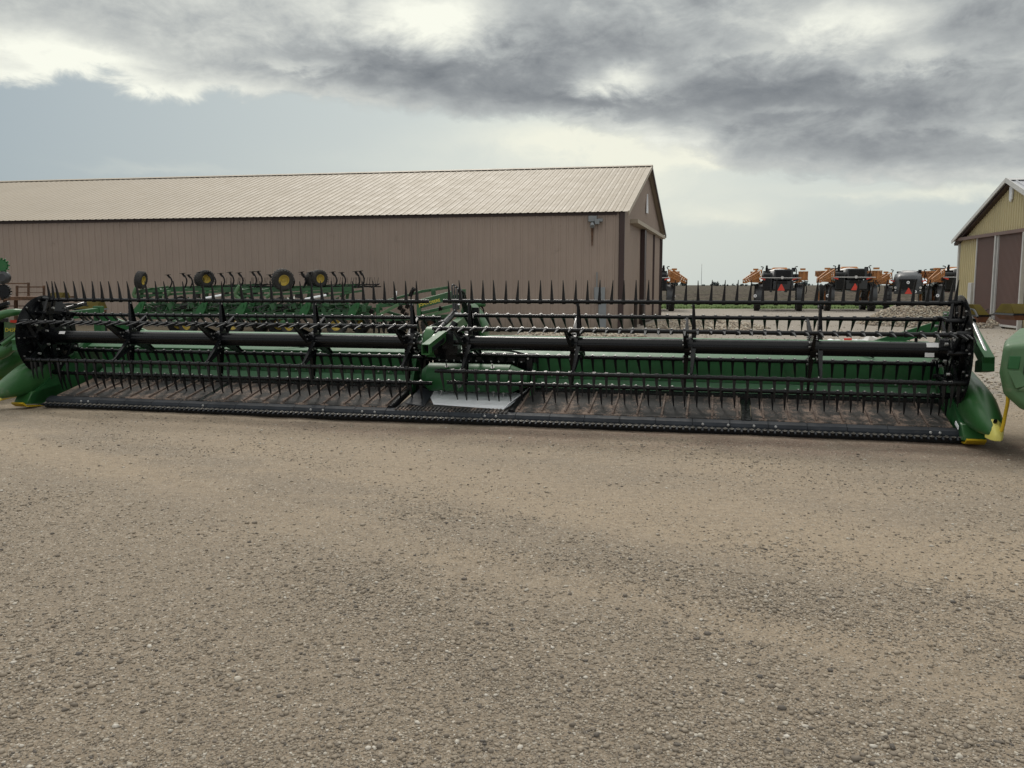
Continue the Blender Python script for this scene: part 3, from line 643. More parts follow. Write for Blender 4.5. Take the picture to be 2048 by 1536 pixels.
def yellow_barn():
    c0 = V3(21.42, 41.1, 0); G = V3(-.15, -.989, 0).normalized(); Rd = V3(.989, -.15, 0); Wd = 11.2; EZ = 3.93; RZ = 6.06; LN = 14
    e = empty('barn', c0, 0, 'cream steel barn with brown sliding doors at the right edge of the yard', 'barn')
    n = -Rd; up = lambda z: V3(0, 0, z)
    top = lambda s: G * s + up(EZ + (RZ - EZ) * (1 - abs(s - Wd / 2) / (Wd / 2)) - .03)
    b = MB(); corr(b, 0.05, Wd - .05, lambda s: G * s + up(-.02), top, n, .23, .03, .05, breaks=(Wd / 2,), minor=False)
    b.build('gable_wall', 'cream', e, 25)
    b = MB(); b.add([Vector((0, 0, 0)), Rd * LN, Rd * LN + up(EZ), up(EZ)], [(0, 1, 2, 3)])
    corr(b, 0.05, LN, lambda s: G * Wd + Rd * s, lambda s: G * Wd + Rd * s + up(EZ), G, .23, .03, .05, minor=False)
    b.add([Rd * LN, G * Wd + Rd * LN, G * Wd + Rd * LN + up(EZ), G * Wd / 2 + Rd * LN + up(RZ), Rd * LN + up(EZ)], [(0, 1, 2, 3, 4)])
    b.build('side_wall', 'cream', e, 25)
    for a0, sg in ((0, -1), (Wd, 1)):
        ea = lambda s: G * (a0 + sg * .25) + Rd * s + up(EZ + .03 - .25 * (RZ - EZ) / (Wd / 2)); ri = lambda s: G * Wd / 2 + Rd * s + up(RZ + .03)
        n_ = (ri(0) - ea(0)).cross(Rd); n_ = (n_ if n_.z > 0 else -n_).normalized()
        b = MB(); corr(b, -.3, LN + .2, ea, ri, n_, .60, .045, .04, minor=False); b.build('roof', 'groof', e, 25)
    b = MB(); o = -Rd * .32
    b.bar(o - G * .25 + up(EZ - .08), o + G * Wd / 2 + up(RZ + .02), .04, .15); b.bar(o + G * (Wd + .25) + up(EZ - .08), o + G * Wd / 2 + up(RZ + .02), .04, .2); b.build('rake_trim', 'galv', e)
    b = MB(); o = -Rd * .12; b.bar(o - G * .2 + up(EZ - .20), o + G * Wd / 2 + up(RZ - .10), .2, .12); b.bar(o + G * (Wd + .2) + up(EZ - .2), o + G * Wd / 2 + up(RZ - .1), .2, .12); b.build('soffit', 'brown', e)
    b = MB()
    for sg in (-1, 1): b.add([G * (Wd / 2 + .22 * sg) - Rd * .33 + up(RZ), G * Wd / 2 - Rd * .33 + up(RZ + .10), G * Wd / 2 + Rd * LN + up(RZ + .10), G * (Wd / 2 + .22 * sg) + Rd * LN + up(RZ)], [(0, 1, 2, 3)])
    b.build('ridge_cap', 'galv', e)
    b = MB(); b.box(G * (Wd / 2) + n * .12 + up(3.95), (.24, Wd - .1, .14), (0, 0, math.atan2(G.y, G.x) - math.pi / 2)); b.build('door_track', 'bdoor', e)
    for s0, s1 in ((2.5, 4.62), (4.80, 7.32)):
        b = MB(); corr(b, s0, s1, lambda s: G * s + n * .10 + up(.10), lambda s: G * s + n * .10 + up(3.88), n, .115, .03, .03, minor=False); d = b.build('sliding_door', 'bdoor', e, 25)
        b = MB(); b.bar(G * s0 + n * .14 + up(.08), G * s0 + n * .14 + up(3.88), .07, .06); b.bar(G * (s1 + .03) + n * .15 + up(.02), G * (s1 + .03) + n * .15 + up(3.9), .17, .08); b.bar(G * s0 + n * .13 + up(.12), G * s1 + n * .13 + up(.12), .06, .08); b.build('door_trim', 'galv', d)
    b = MB(); b.bar(n * .03, n * .03 + up(EZ), .1, .1); b.build('corner_trim', 'galv', e)
    b = MB(); b.box(G * 2.05 + n * .14 + up(.95), (.16, .28, 1.9)); b.build('meter_box', 'galv', e, bevel=.01)
    b = MB(); p = G * 5.6 + n * .05; b.loft([[p + G * a + up(RZ - .45 + z) + n * k for a, z in ((-.16, .2), (-.12, -.3), (0, -.42), (.12, -.3), (.16, .2), (0, .36))] for k in (0, .06)]); b.build('gable_vent', 'farwhite', e)
yellow_barn()
# far background
def grove(x, y, w_, h, n, label):
    b = MB()
    for i in range(n):
        cx = rng.uniform(-.5, .5) * w_; r = rng.uniform(.35, .6) * h; cz = r * .8 + rng.uniform(0, h * .35) * (1 - (2 * cx / w_) ** 2)
        for j in range(60):
            d = rng.normal(size=3); d /= np.linalg.norm(d); p = np.array([cx, rng.uniform(-1, 1) * r, cz]) + d * r * rng.uniform(.2, 1.0)
            q = rng.normal(size=(3, 3)) * r * .30; b.add([tuple(p + k) for k in q], [(0, 1, 2)])
        b.cyl((cx, 0, -1), (cx, 0, cz), h * .05, n=6)
    o = b.build('far_trees', 'fartree', None, 0); o.location = (x, y, 0); tag(o, label, 'tree grove', kind='stuff')
for i, (u, wpx, hpx, lb) in enumerate(((1347, 40, 7, 'dark tree clump on the horizon just right of the tan shed'), (1427, 13, 5, 'small lone tree clump on the horizon over the open field'),
                               (1604, 22, 7, 'tree clump on the horizon between the first and second full sprayers'), (1460, 120, 2, 'thin distant hedge line low on the horizon across the open field'),
                               (1742, 30, 14, 'dark tree clump between the second sprayer and the grey-hooded sprayer'), (1865, 30, 9, 'tree clump behind the far red farm building'), (1640, 200, 2.2, 'thin distant hedge line behind the sprayer row'))):
    Y = 1500 if hpx < 12 else 700
    grove((u - 1024) / F_PX * Y, Y, wpx * Y / F_PX, hpx * Y / F_PX + 1.8, max(4, int(wpx / 4)), lb)
e = empty('farm_building', ((1872 - 1024) / F_PX * 190, 190, 0), R_(-20), 'far red-brown farm building with a bright white metal roof', 'farm building')
b = MB(); b.box((0, 0, -.2), (8, 8, 3.0)); b.add([(-4, -4, 1.3), (4, -4, 1.3), (4, 0, 2.9), (4, 4, 1.3), (-4, 4, 1.3), (-4, 0, 2.9)], [(0, 5, 4), (1, 2, 3)]); b.build('wall', 'farred', e)
b = MB(); b.add([(-4.4, -4.4, 1.2), (4.4, -4.4, 1.2), (4.4, 0, 3.05), (-4.4, 0, 3.05), (4.4, 4.4, 1.2), (-4.4, 4.4, 1.2)], [(0, 1, 2, 3), (3, 2, 4, 5)]); b.build('roof', 'farwhite', e)
e = empty('radio_mast', (365, 1650, 0), 0, 'hair-thin radio mast on the horizon above the ploughed field', 'mast')
b = MB(); b.cyl((0, 0, 0), (0, 0, 42), .45, .25, n=6); b.build('mast', 'ebox', e)
# ------------------------------------------------------------------ the draper header
hd = empty('draper_header', (HX, HY, 0), HROT, 'wide green and black draper header with six-bat pickup reel parked across the yard', 'draper header')
YC = 0.40
REELS = [dict(x0=-.27, x1=5.72, zc=1.03, off=R_(34.5), sp=[1.117, 2.60, 4.048, 5.46]), dict(x0=5.99, x1=12.14, zc=1.04, off=R_(38), sp=[6.27, 7.712, 9.15, 10.63])]
RR = .555
def finger_mesh(kind):
    """tapered plastic finger, base at origin, pointing along -Z; kind bends it"""
    b = MB(); rings = []
    for k in range(6):
        a = k / 5; z = -a * .275; w_ = .0195 * (1 - a) ** .95 + .0040; th_ = .012 * (1 - a) + .004; bend = .028 * a * a * (1 if kind else 1)
        sx = .010 * (a)
        rings.append([(-w_ + sx, -th_ + bend, z), (w_ * .8 + sx, -th_ + bend, z), (w_ * .8 + sx, th_ + bend, z), (-w_ + sx, th_ + bend, z)])
    b.loft(rings); b.box((0, 0, .006), (.046, .030, .05))
    return b
fproto = finger_mesh(0)
fmesh = None
far_f = MB(); nfing = 0
# which bats carry their own finger objects (the ones that show largest)
def dirs(ai):
    # finger pointing direction (y, z) for bat index: 0 back-upper,1 top,2 front-upper,3 front-lower,4 bottom,5 back-lower
    return [(.72, -.69), (.0, 1.0), (-1.0, .03), (-.03, -1.0), (.12, -.99), (.34, -.94)][ai]
for ri, r in enumerate(REELS):
    zc = r['zc']
    for bi in range(6):
        a = r['off'] + bi * math.pi / 3; y = YC + RR * math.cos(a); z = zc + RR * math.sin(a)
        b = MB(); b.cyl((r['x0'] - .03, y, z), (r['x1'] + .03, y, z), .0255, n=12)
        xs = [r['x0'] + (.05 if bi else .12) + i * .1524 + (.03 * ((bi * 7) % 5) / 5) for i in range(int((r['x1'] - r['x0'] - .05) / .1524) + 1)]
        if ri == 0: xs += [xs[0] + .06]
        else: xs += [xs[-1] - .06]
        for x in xs: b.cyl((x - .02, y, z), (x + .02, y, z), .034, n=8)
        bat = b.build('reel_bat', 'black', hd)
        if bi in (0, 2, 4, 5):
            b = MB()
            for x in xs: b.cyl((x, y - .004, z + .026), (x, y - .008, z + .038), .009, n=6)
            b.into(bat, 'bolt')
        dyv, dzv = dirs(bi); ang = math.atan2(dyv, -dzv)      # rotation about X taking -Z to (dy,dz)
        for x in xs:
            near = (ri == 1 and bi in (3,)) or (ri == 1 and bi == 1 and x > 7.4) or (ri == 1 and bi == 4 and x > 8.6)
            jit = random.gauss(0, .035); jz = random.gauss(0, .03)
            if near and nfing < 100:
                if fmesh is None:
                    fo = fproto.build('finger', 'plastic', hd, 30); fmesh = fo.data
                else:
                    fo = bpy.data.objects.new('finger', fmesh); C.objects.link(fo); fo.parent = hd
                fo.location = (x, y, z); fo.rotation_euler = (ang + jit, 0, 0 if dzv < .5 else 0)
                if bi == 1: fo.rotation_euler = (math.pi + .09 + jit, jz, 0)
                else: fo.rotation_euler.y = jz
                nfing += 1
            else:
                rot = Matrix.Rotation((math.pi + .09 if bi == 1 else ang) + jit, 4, 'X') @ Matrix.Rotation(jz, 4, 'Y')
                far_f.mx = Matrix.Translation((x, y, z)) @ rot; far_f.add(fproto.v, fproto.f)

    # central tube with end plugs
    b = MB(); x0, x1 = (r['x0'] - .02, r['x1'] - .24) if ri == 0 else (r['x0'] + .26, r['x1'] + .05)
    b.cyl((x0, YC, zc), (x1, YC, zc), .092, n=40)
    b.build('reel_tube', 'black', hd)
    for sx in r['sp']:
        b = MB()
        b.cyl((sx - .05, YC, zc), (sx + .05, YC, zc), .120, n=24)
        for bi in range(6):
            a = r['off'] + bi * math.pi / 3; ox = (-.05, .04)[bi % 2]
            def pt(rad, t_, x): return (x, YC + rad * math.cos(a) - t_ * math.sin(a), zc + rad * math.sin(a) + t_ * math.cos(a))
            ring = lambda x: [pt(.10, -.075, x), pt(.24, -.062, x), pt(RR - .02, -.022, x), pt(RR + .03, 0, x), pt(RR - .02, .022, x), pt(.24, .062, x), pt(.10, .075, x)]
            b.loft([ring(sx + ox - .006), ring(sx + ox + .006)])
            for sg in (-1, 1):      # folded flanges
                b.loft([[pt(.12, sg * .072, sx + ox - .006), pt(.12, sg * .064, sx + ox - .006), pt(.12, sg * .064, sx + ox + .05), pt(.12, sg * .072, sx + ox + .05)],
                        [pt(RR - .03, sg * .024, sx + ox - .006), pt(RR - .03, sg * .018, sx + ox - .006), pt(RR - .03, sg * .018, sx + ox + .022), pt(RR - .03, sg * .024, sx + ox + .022)]])
        sp = b.build('reel_spider', 'black', hd, 30)
        b = MB()
        for bi in range(6):
            a = r['off'] + bi * math.pi / 3; ox = (-.05, .04)[bi % 2]
            for rad, tt in ((.135, .03), (.135, -.03), (.20, 0), (RR - .045, 0)):
                x = sx + ox - .010; p = (x, YC + rad * math.cos(a) - tt * math.sin(a), zc + rad * math.sin(a) + tt * math.cos(a))
                for xx in ((x - .012, x), (x + .020, x + .032)): b.cyl((xx[0], p[1], p[2]), (xx[1], p[1], p[2]), .013, n=6)
        b.into(sp, 'bolt')
fo = far_f; fo.mx = None
q = fo.build('fingers', 'plastic', hd, 30); q['kind'] = 'stuff'
# end shields
for nm, x, sg, zc in (('end_shield', -.34, 1, 1.04), ('end_shield', 12.22, -1, 1.05)):
    rs_ = .605 if sg > 0 else .635
    b = MB(); b.lathe((x, YC, zc), [(.001, -.006), (rs_ - .012, -.006), (rs_, 0.0), (rs_ - .012, .006), (.001, .006)], 64)
    for k in range(12):
        a = k * math.pi / 6 + .2; b.bar((x + sg * .015, YC + .16 * math.cos(a), zc + .16 * math.sin(a)), (x + sg * .015, YC + .56 * math.cos(a), zc + .56 * math.sin(a)), .014, .04)
    b.lathe((x + sg * .03, YC, zc), [(.30, -.02), (.34, -.02), (.34, .02), (.30, .02), (.30, -.02)], 40)
    sh = b.build('end_shield', 'black', hd)
    b = MB()
    for rad, n_, o_ in ((.56, 14, 0), (.43, 11, .3), (.30, 9, .1), (.20, 8, .2)):
        for k in range(n_):
            a = o_ + 2 * math.pi * k / n_ + random.uniform(-.08, .08); rr_ = rad + random.uniform(-.02, .02); b.cyl((x + sg * .008, YC + rr_ * math.cos(a), zc + rr_ * math.sin(a)), (x + sg * .026, YC + rr_ * math.cos(a), zc + rr_ * math.sin(a)), .012, n=6)
    b.into(sh, 'bolt')
    # cam links between shield and bats, end arms
    b = MB(); off = REELS[0 if sg > 0 else 1]['off']; xx = x + sg * (.10 if sg > 0 else .10)
    for k in range(6):
        a = off + k * math.pi / 3; P = (xx, YC + RR * math.cos(a), zc + RR * math.sin(a)); a2 = a + .42
        Q = (xx + sg * .05, YC + .40 * math.cos(a2), zc + .40 * math.sin(a2)); Rr = (xx, YC + .09 * math.cos(a), zc + .09 * math.sin(a))
        b.bar(Rr, P, .03, .10, .03, .05); b.bar(P, Q, .03, .045); b.cyl((x, P[1], P[2]), (xx + sg * .05, P[1], P[2]), .035, n=10); b.cyl((x, Q[1], Q[2]), (xx + sg * .10, Q[1], Q[2]), .03, n=10)
        Q2 = (xx + sg * .05, YC + .40 * math.cos(a2 + math.pi / 3), zc + .40 * math.sin(a2 + math.pi / 3)); b.bar(Q, Q2, .02, .035)
    b.cyl((x, YC, zc), (x + sg * .22, YC, zc), .13, n=24)
    ca = b.build('cam_links', 'black', sh)
    b = MB()
    for k in range(6):
        a = off + k * math.pi / 3
        for rad in (RR, .42, .2): b.cyl((xx + sg * .05, YC + rad * math.cos(a), zc + rad * math.sin(a)), (xx + sg * .085, YC + rad * math.cos(a), zc + rad * math.sin(a)), .018, n=6)
    b.into(ca, 'bolt')
b = MB(); b.box((0.005, YC - .085, 1.095), (.10, .006, .045), (-.6, 0, 0)); b.build('sticker', 'white', hd)
b = MB(); b.box((11.93, YC - .080, 1.105), (.13, .006, .06), (-.6, 0, 0)); b.build('sticker', 'white', hd)
b = MB(); b.box((11.9, YC - .096, .99), (.1, .006, .05)); b.build('sticker', 'white', hd)
# back sheet and frame: profile (y, z)
for x0, x1 in ((.0, 5.42), (7.02, 12.18)):
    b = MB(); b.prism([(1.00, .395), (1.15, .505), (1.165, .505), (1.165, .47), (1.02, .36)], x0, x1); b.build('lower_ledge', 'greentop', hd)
    b = MB(); b.prism([(1.150, .512), (1.150, .825), (1.162, .825), (1.162, .512)], x0, x1)
    x = x0 + .4
    while x < x1: b.box((x, 1.146, .66), (.012, .008, .30)); x += 1.48
    bs_ = b.build('back_sheet', 'green', hd)
    b = MB(); x = x0 + .25; k = 0
    while x < x1:
        b.cyl((x, 1.150, .545), (x, 1.136, .545), .011, n=8); x += .16 if k % 2 == 0 else 1.32; k += 1
    b.into(bs_, 'bolt')
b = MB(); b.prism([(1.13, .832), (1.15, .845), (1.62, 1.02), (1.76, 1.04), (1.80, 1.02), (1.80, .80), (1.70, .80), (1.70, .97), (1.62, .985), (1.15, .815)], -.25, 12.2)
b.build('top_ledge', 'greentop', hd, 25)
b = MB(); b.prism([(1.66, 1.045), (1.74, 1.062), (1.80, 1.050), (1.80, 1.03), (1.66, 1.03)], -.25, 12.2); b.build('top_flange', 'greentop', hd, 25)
b = MB(); b.prism([(1.45, .18), (1.75, .18), (1.75, .48), (1.45, .48)], -.25, 12.2)
for x in np.arange(.3, 12.2, 1.48): b.bar((x, 1.6, .2), (x, .1, .09), .08, .10); b.bar((x, 1.7, .4), (x, 1.72, .82), .1, .1)
b.build('main_beam', 'green', hd)
b = MB(); b.box((6.49, 1.29, .897), (.16, .10, .004), (.36, 0, 0)); b.build('decal', 'white', hd)
b = MB(); b.tube([(3.0, 1.22, .95), (3.5, 1.21, .865), (4.2, 1.2, .845), (5.0, 1.25, .875), (5.6, 1.3, .93)], .006, 6, 5); b.build('cable', 'hose', hd)
b = MB(); b.tube([(11.15, 1.5, 1.0), (11.3, 1.3, .93), (11.45, 1.2, .88)], .012, 6); b.build('cable', 'hose', hd)
# belts with cleats
segs = [(-.02, 2.34), (2.42, 5.22), (6.96, 9.80), (9.93, 12.16)]
for i, (x0, x1) in enumerate(segs):
    b = MB(); b.prism([(.17, .178), (.97, .352), (.99, .340), (.99, .29), (.17, .12)], x0, x1); bt = b.build('draper_belt', 'belt', hd, 20)
    b = MB(); x = math.ceil(x0 / .305) * .305
    while x < x1 - .02:
        if x > x0 + .02: b.bar((x, .19, .192), (x, .955, .358), .022, .024)
        x += .305
    b.into(bt, 'cleat')
b = MB()
for x in (2.38, 9.865): b.prism([(.15, .172), (.97, .348), (.97, .15), (.15, .1)], x - .055, x + .055)
b.prism([(.93, .362), (1.0, .395), (1.03, .37), (1.03, .30), (.93, .30)], 0, 5.42); b.prism([(.93, .362), (1.0, .395), (1.03, .37), (1.03, .30), (.93, .30)], 7.02, 12.18)
b.build('deck_support', 'black', hd)
# spiral roller edges where the belts turn into the middle
for xr in (5.25, 6.93):
    b = MB(); b.cyl((xr, .17, .150), (xr, .98, .322), .040, n=16)
    for k in range(26): a = k / 26; b.cyl((xr, .17 + a * .81, .150 + a * .172), (xr, .185 + a * .81, .153 + a * .172), .050, n=12)
    b.build('belt_roller', 'plastic', hd)
# wear strip plates and cutter bar
b = MB(); x = -.12
while x < 12.28:
    x2 = min(x + .445, 12.28); b.prism([(.045, .105), (.07, .140), (.155, .166), (.185, .160), (.18, .07), (.045, .06)], x + .002, x2 - .002); x = x2
st_ = b.build('wear_strip', 'strip', hd, 20, bevel=.003)
b = MB()
for x in (4.15, 4.33, 4.9, 5.08, 6.6, 6.75, 9.35, 9.65, 9.95, 10.2, 11.9, 12.0, .5, .62, 2.5): b.lathe((x, .055, .118), [(.016, -.008), (.018, -.014), (.010, -.018), (.001, -.017)], 12, 'y')
b.into(st_, 'bolt')
b = MB(); b.box((6.08, .02, .058), (12.4, .06, .035)); b.box((6.08, .13, .035), (12.4, .2, .05)); b.build('cutter_bar', 'black', hd)
b = MB(); x = -.1; k = 0
while x < 12.26:
    b.loft([[(x - .018, .0, .045), (x + .018, .0, .045), (x + .018, .0, .082), (x - .018, .0, .082)], [(x - .006, -.070, .055), (x + .006, -.070, .055), (x + .005, -.070, .064), (x - .005, -.070, .064)]])
    x += .0762
b.build('knife_guards', 'strip', hd)
b = MB(); x = -.1
while x < 12.26:
    h_ = .006 * math.sin(x * 31); b.add([(x + .004, .0, .089), (x + .072, .0, .089), (x + .048, -.048, .084), (x + .028, -.048, .084), (x + .004, .0, .083), (x + .072, .0, .083), (x + .048, -.048, .080), (x + .028, -.048, .080)], [(0, 1, 2, 3), (4, 7, 6, 5), (0, 3, 7, 4), (1, 5, 6, 2), (3, 2, 6, 7), (0, 4, 5, 1)])
    b.box((x + .038, -.012, .093 + h_ * .5), (.016, .024, .010), (0, 0, x * 9))
    x += .0762
b.build('knife', 'knife', hd)
# middle: feed plate, drum, opening
b = MB(); b.add([(5.33, .10, .155), (6.90, .10, .155), (6.90, 1.08, .30), (5.33, 1.08, .30), (5.33, .10, .13), (6.90, .10, .13), (6.90, 1.08, .27), (5.33, 1.08, .27)], [(0, 1, 2, 3), (4, 7, 6, 5), (0, 4, 5, 1), (1, 5, 6, 2), (2, 6, 7, 3), (3, 7, 4, 0)])
for k in range(30): b.box((5.36 + k * .052, .17, .175), (.02, .16, .012), (.148, 0, 0))
b.build('middle_belt', 'belt', hd)
b = MB(); b.add([(5.80, .36, .217), (6.86, .36, .217), (6.95, .92, .32), (5.70, .92, .32), (5.80, .36, .20), (6.80, .26, .18), (6.93, .92, .30), (5.52, .92, .30)], [(0, 1, 2, 3), (4, 7, 6, 5), (0, 4, 5, 1), (1, 5, 6, 2), (2, 6, 7, 3), (3, 7, 4, 0)])
b.add([(6.80, .26, .19), (6.93, .92, .31), (7.0, .92, .40), (6.86, .26, .26), (6.81, .26, .19), (6.94, .92, .31), (7.01, .92, .40), (6.87, .26, .26)], [(0, 1, 2, 3), (4, 7, 6, 5), (0, 4, 5, 1), (1, 5, 6, 2), (2, 6, 7, 3), (3, 7, 4, 0)])
b.build('feed_plate', 'sheet', hd, 0)
b = MB(); b.add([(5.70, .26, .19), (5.62, .92, .31), (5.42, .92, .36), (5.44, .26, .22), (5.70, .26, .18), (5.62, .92, .30), (5.41, .92, .35), (5.43, .26, .21)], [(0, 3, 2, 1), (4, 5, 6, 7), (0, 4, 7, 3), (3, 7, 6, 2), (2, 6, 5, 1), (1, 5, 4, 0)]); b.build('transition_plate', 'strip', hd, 0)
b = MB(); b.cyl((5.62, .76, .53), (6.78, .76, .53), .195, n=40); b.cyl((5.53, .76, .53), (5.62, .76, .53), .12, .192, n=40); b.cyl((6.79, .76, .53), (7.02, .76, .53), .185, .10, n=32)
dr_ = b.build('feed_drum', 'green', hd, 50)
b = MB()
for x, a in ((5.9, 2.2), (6.55, 2.2), (6.1, 3.6), (6.35, 3.9), (6.55, 4.3), (6.0, 4.6), (5.8, 4.4), (6.68, 4.55)):
    dy_, dz_ = math.cos(a), math.sin(a); b.cyl((x, .76 + dy_ * .19, .53 + dz_ * .19), (x, .76 + dy_ * .26, .53 + dz_ * .26), .009, n=8); b.cyl((x, .76 + dy_ * .19, .53 + dz_ * .19), (x, .76 + dy_ * .205, .53 + dz_ * .205), .028, n=12)
b.into(dr_, 'bolt')
b = MB()
b.box((6.22, 1.02, .80), (1.72, .10, .12)); b.box((7.0, 1.0, .60), (.08, .16, .50)); b.box((5.44, 1.05, .56), (.08, .16, .5)); b.box((6.22, 1.35, .55), (1.5, .03, .62))
b.tube([(5.7, .98, .87), (6.2, .96, .90), (6.7, .97, .895), (6.97, 1.0, .83)], .014, 6, 4)
oc = b.build('feed_opening', 'black', hd)
b = MB()
for k in range(13): b.cyl((5.58 + k * .108, .965, .745), (5.58 + k * .108, .955, .745), .013, n=6)
for x in (5.5, 6.98): b.cyl((x, .92, .80), (x, .9, .80), .016, n=6)
b.into(oc, 'bolt')
for xa in (5.31, 7.035):
    b = MB(); b.prism([(.75, .28), (1.1, .36), (1.12, .80), (1.0, .78), (.85, .50)], xa, xa + .03); b.build('side_plate', 'green', hd)
# centre reel arm, gearbox and hoses
b = MB()
o1 = [(5.895, .934), (5.995, .934), (5.995, 1.062), (5.895, 1.062)]
def armring(y, dz_, ins=0): return [(x + (ins if x < 5.94 else -ins), y, z + dz_ + (ins if z < 1 else -ins)) for x, z in o1]
b.loft([armring(-.36, 0, .008), armring(-.36, 0), armring(.55, .17), armring(1.25, .30), armring(1.78, .30)], cap=False)
b.loft([armring(-.36, 0, .008), armring(.3, .1, .008)], cap=False)
ar = b.build('centre_reel_arm', 'greenpl', hd, 25)
b = MB(); b.box((5.945, -.20, 1.0), (.082, .02, .105)); b.box((5.998, .0, 1.04), (.006, .5, .06), (.19, 0, 0)); b.build('arm_label', 'plastic', ar)
b = MB(); b.lathe((5.79, YC, 1.045), [(.001, -.10), (.15, -.10), (.205, -.07), (.21, .0), (.21, .06), (.001, .06)], 32); b.build('gearbox_cover', 'greenpl', hd, 50)
b = MB(); b.cyl((5.84, YC, 1.04), (6.26, YC, 1.04), .032, n=14); b.box((6.02, YC + .02, 1.06), (.16, .20, .20)); b.cyl((5.98, YC + .02, 1.10), (6.07, YC + .1, 1.3), .05, n=12); b.box((6.10, YC, .95), (.1, .12, .1)); b.box((5.95, YC + .18, .98), (.26, .3, .22))
b.lathe((5.86, YC, 1.0), [(.001, 0), (.19, 0), (.19, .05), (.001, .05)], 24)
mt = b.build('reel_motor', 'black', hd)
b = MB()      # sprocket hub on left section end
b.lathe((5.53, YC, 1.03), [(.001, -.02), (.16, -.02), (.165, .0), (.16, .03), (.10, .03), (.10, .07), (.001, .07)], 28)
hb = b.build('drive_hub', 'black', hd)
b = MB()
for k in range(12): a = k * math.pi / 6; b.cyl((5.55, YC + .135 * math.cos(a), 1.03 + .135 * math.sin(a)), (5.575, YC + .135 * math.cos(a), 1.03 + .135 * math.sin(a)), .014, n=6)
b.cyl((5.60, YC, 1.03), (5.625, YC, 1.03), .025, n=8)
b.into(hb, 'bolt')
b = MB(); b.tube([(5.86, .28, 1.16), (5.84, .8, 1.30), (5.82, 1.3, 1.42)], .032, 10, 1); b.cyl((5.84, .7, 1.27), (5.82, 1.3, 1.41), .042, n=12); b.build('lift_cylinder', 'black', hd)
b = MB(); b.cyl((5.87, .12, 1.11), (5.85, .6, 1.25), .016, n=10); b.build('cylinder_rod', 'steel', hd)
for x, y, z in ((5.82, 1.28, 1.44), (5.86, 1.2, 1.40), (5.88, 1.22, 1.34), (5.80, 1.15, 1.33), (5.74, .95, 1.30), (5.70, .9, 1.27), (5.92, 1.25, 1.37), (5.89, 1.27, 1.46)):
    b = MB(); b.cyl((x, y, z), (x + random.uniform(-.03, .03), y - .05, z + random.uniform(-.07, .07)), .018, n=8); b.build('hose_fitting', 'steel', hd)
for k in range(4):
    o_ = k * .022; b = MB()
    b.tube([(5.80 + o_, 1.28, 1.45), (5.76 + o_ * 1.6, 1.36, 1.68 - o_), (5.745 + o_ * 1.8, 1.42, 1.80 - o_ * 1.3), (5.80 + o_ * 1.6, 1.5, 1.74 - o_), (5.84 + o_, 1.6, 1.5), (5.87 + o_, 1.7, 1.3)], .013, 7, 5); b.build('hydraulic_hose', 'hose', hd)
for pp_, r_ in (([(5.74, .95, 1.30), (5.66, .7, 1.24), (5.62, .5, 1.16), (5.63, .42, 1.10)], .010), ([(5.88, 1.2, 1.34), (5.97, .9, 1.2), (6.02, .6, 1.06), (6.04, .5, 1.1)], .010),
                ([(5.92, 1.25, 1.37), (6.0, 1.1, 1.2), (5.98, .9, 1.10), (6.1, .7, 1.12)], .008), ([(6.08, .5, 1.12), (6.10, .48, .98), (6.09, .5, .92)], .006)):
    b = MB(); b.tube(pp_, r_, 6, 4); b.build('hydraulic_hose', 'hose', hd)
# centre tower (moulded green shroud) behind the arm
b = MB()
def shr(x0, x1, y, pts): return [(x0 + (x1 - x0) * p, y, q) for p, q in pts]
prof = [(0, .95), (0, 1.22), (.10, 1.30), (.22, 1.36), (.30, 1.46), (.34, 1.53), (.46, 1.53), (.62, 1.50), (.82, 1.40), (1.0, 1.24), (1.04, 1.08), (.98, .95)]
b.loft([shr(5.66, 6.10, 1.72, prof), shr(5.64, 6.12, 1.78, prof), shr(5.64, 6.12, 2.02, prof), shr(5.70, 6.06, 2.1, prof)])
b.build('centre_shroud', 'greenpl', hd, 40, bevel=.012, seg=2)
b = MB(); b.box((6.02, 1.68, 1.22), (.10, .06, .5)); b.box((5.96, 1.66, 1.06), (.16, .08, .2)); b.build('shroud_bracket', 'black', hd)
# reel arms at the ends
for xa, sg in ((-.56, -1), (12.45, 1)):
    b = MB(); b.loft([[(xa - .055, .06, .86), (xa + .055, .06, .86), (xa + .055, .0, 1.0), (xa - .055, .0, 1.0)], [(xa - .055, .9, 1.24), (xa + .055, .9, 1.24), (xa + .055, .85, 1.36), (xa - .055, .85, 1.36)], [(xa - .055, 1.75, 1.30), (xa + .055, 1.75, 1.30), (xa + .055, 1.75, 1.42), (xa - .055, 1.75, 1.42)]])
    b.prism([(.02, .84), (.30, .80), (.30, .93), (.04, 1.0)], xa - .065, xa + .065)
    b.box((xa, 1.8, 1.12), (.14, .10, .66))
    am = b.build('reel_arm', 'green', hd, 30, bevel=.004)
    b = MB(); b.cyl((xa + sg * .0, .15, 1.04), (xa, .85, 1.42), .022, n=12); b.build('arm_cylinder_rod', 'steel', am)
    b = MB(); b.cyl((xa, .72, 1.37), (xa, 1.5, 1.50), .036, n=14); b.tube([(xa + .04, .7, 1.42), (xa + .06, .95, 1.5), (xa + .02, 1.2, 1.5), (xa + .05, 1.5, 1.46)], .012, 6, 4); b.tube([(xa - .05, .3, 1.1), (xa - .06, .6, 1.32), (xa - .05, .9, 1.46), (xa - .03, 1.3, 1.5)], .010, 6, 4); b.build('arm_cylinder', 'black', am)
    b = MB(); b.bar((xa - sg * .10, 1.75, 1.28), (xa - sg * .92, 1.78, .99), .05, .13); b.box((xa - sg * .1, 1.4, .9), (.05, .8, .5)) if False else None
    b.build('frame_brace', 'green', hd)
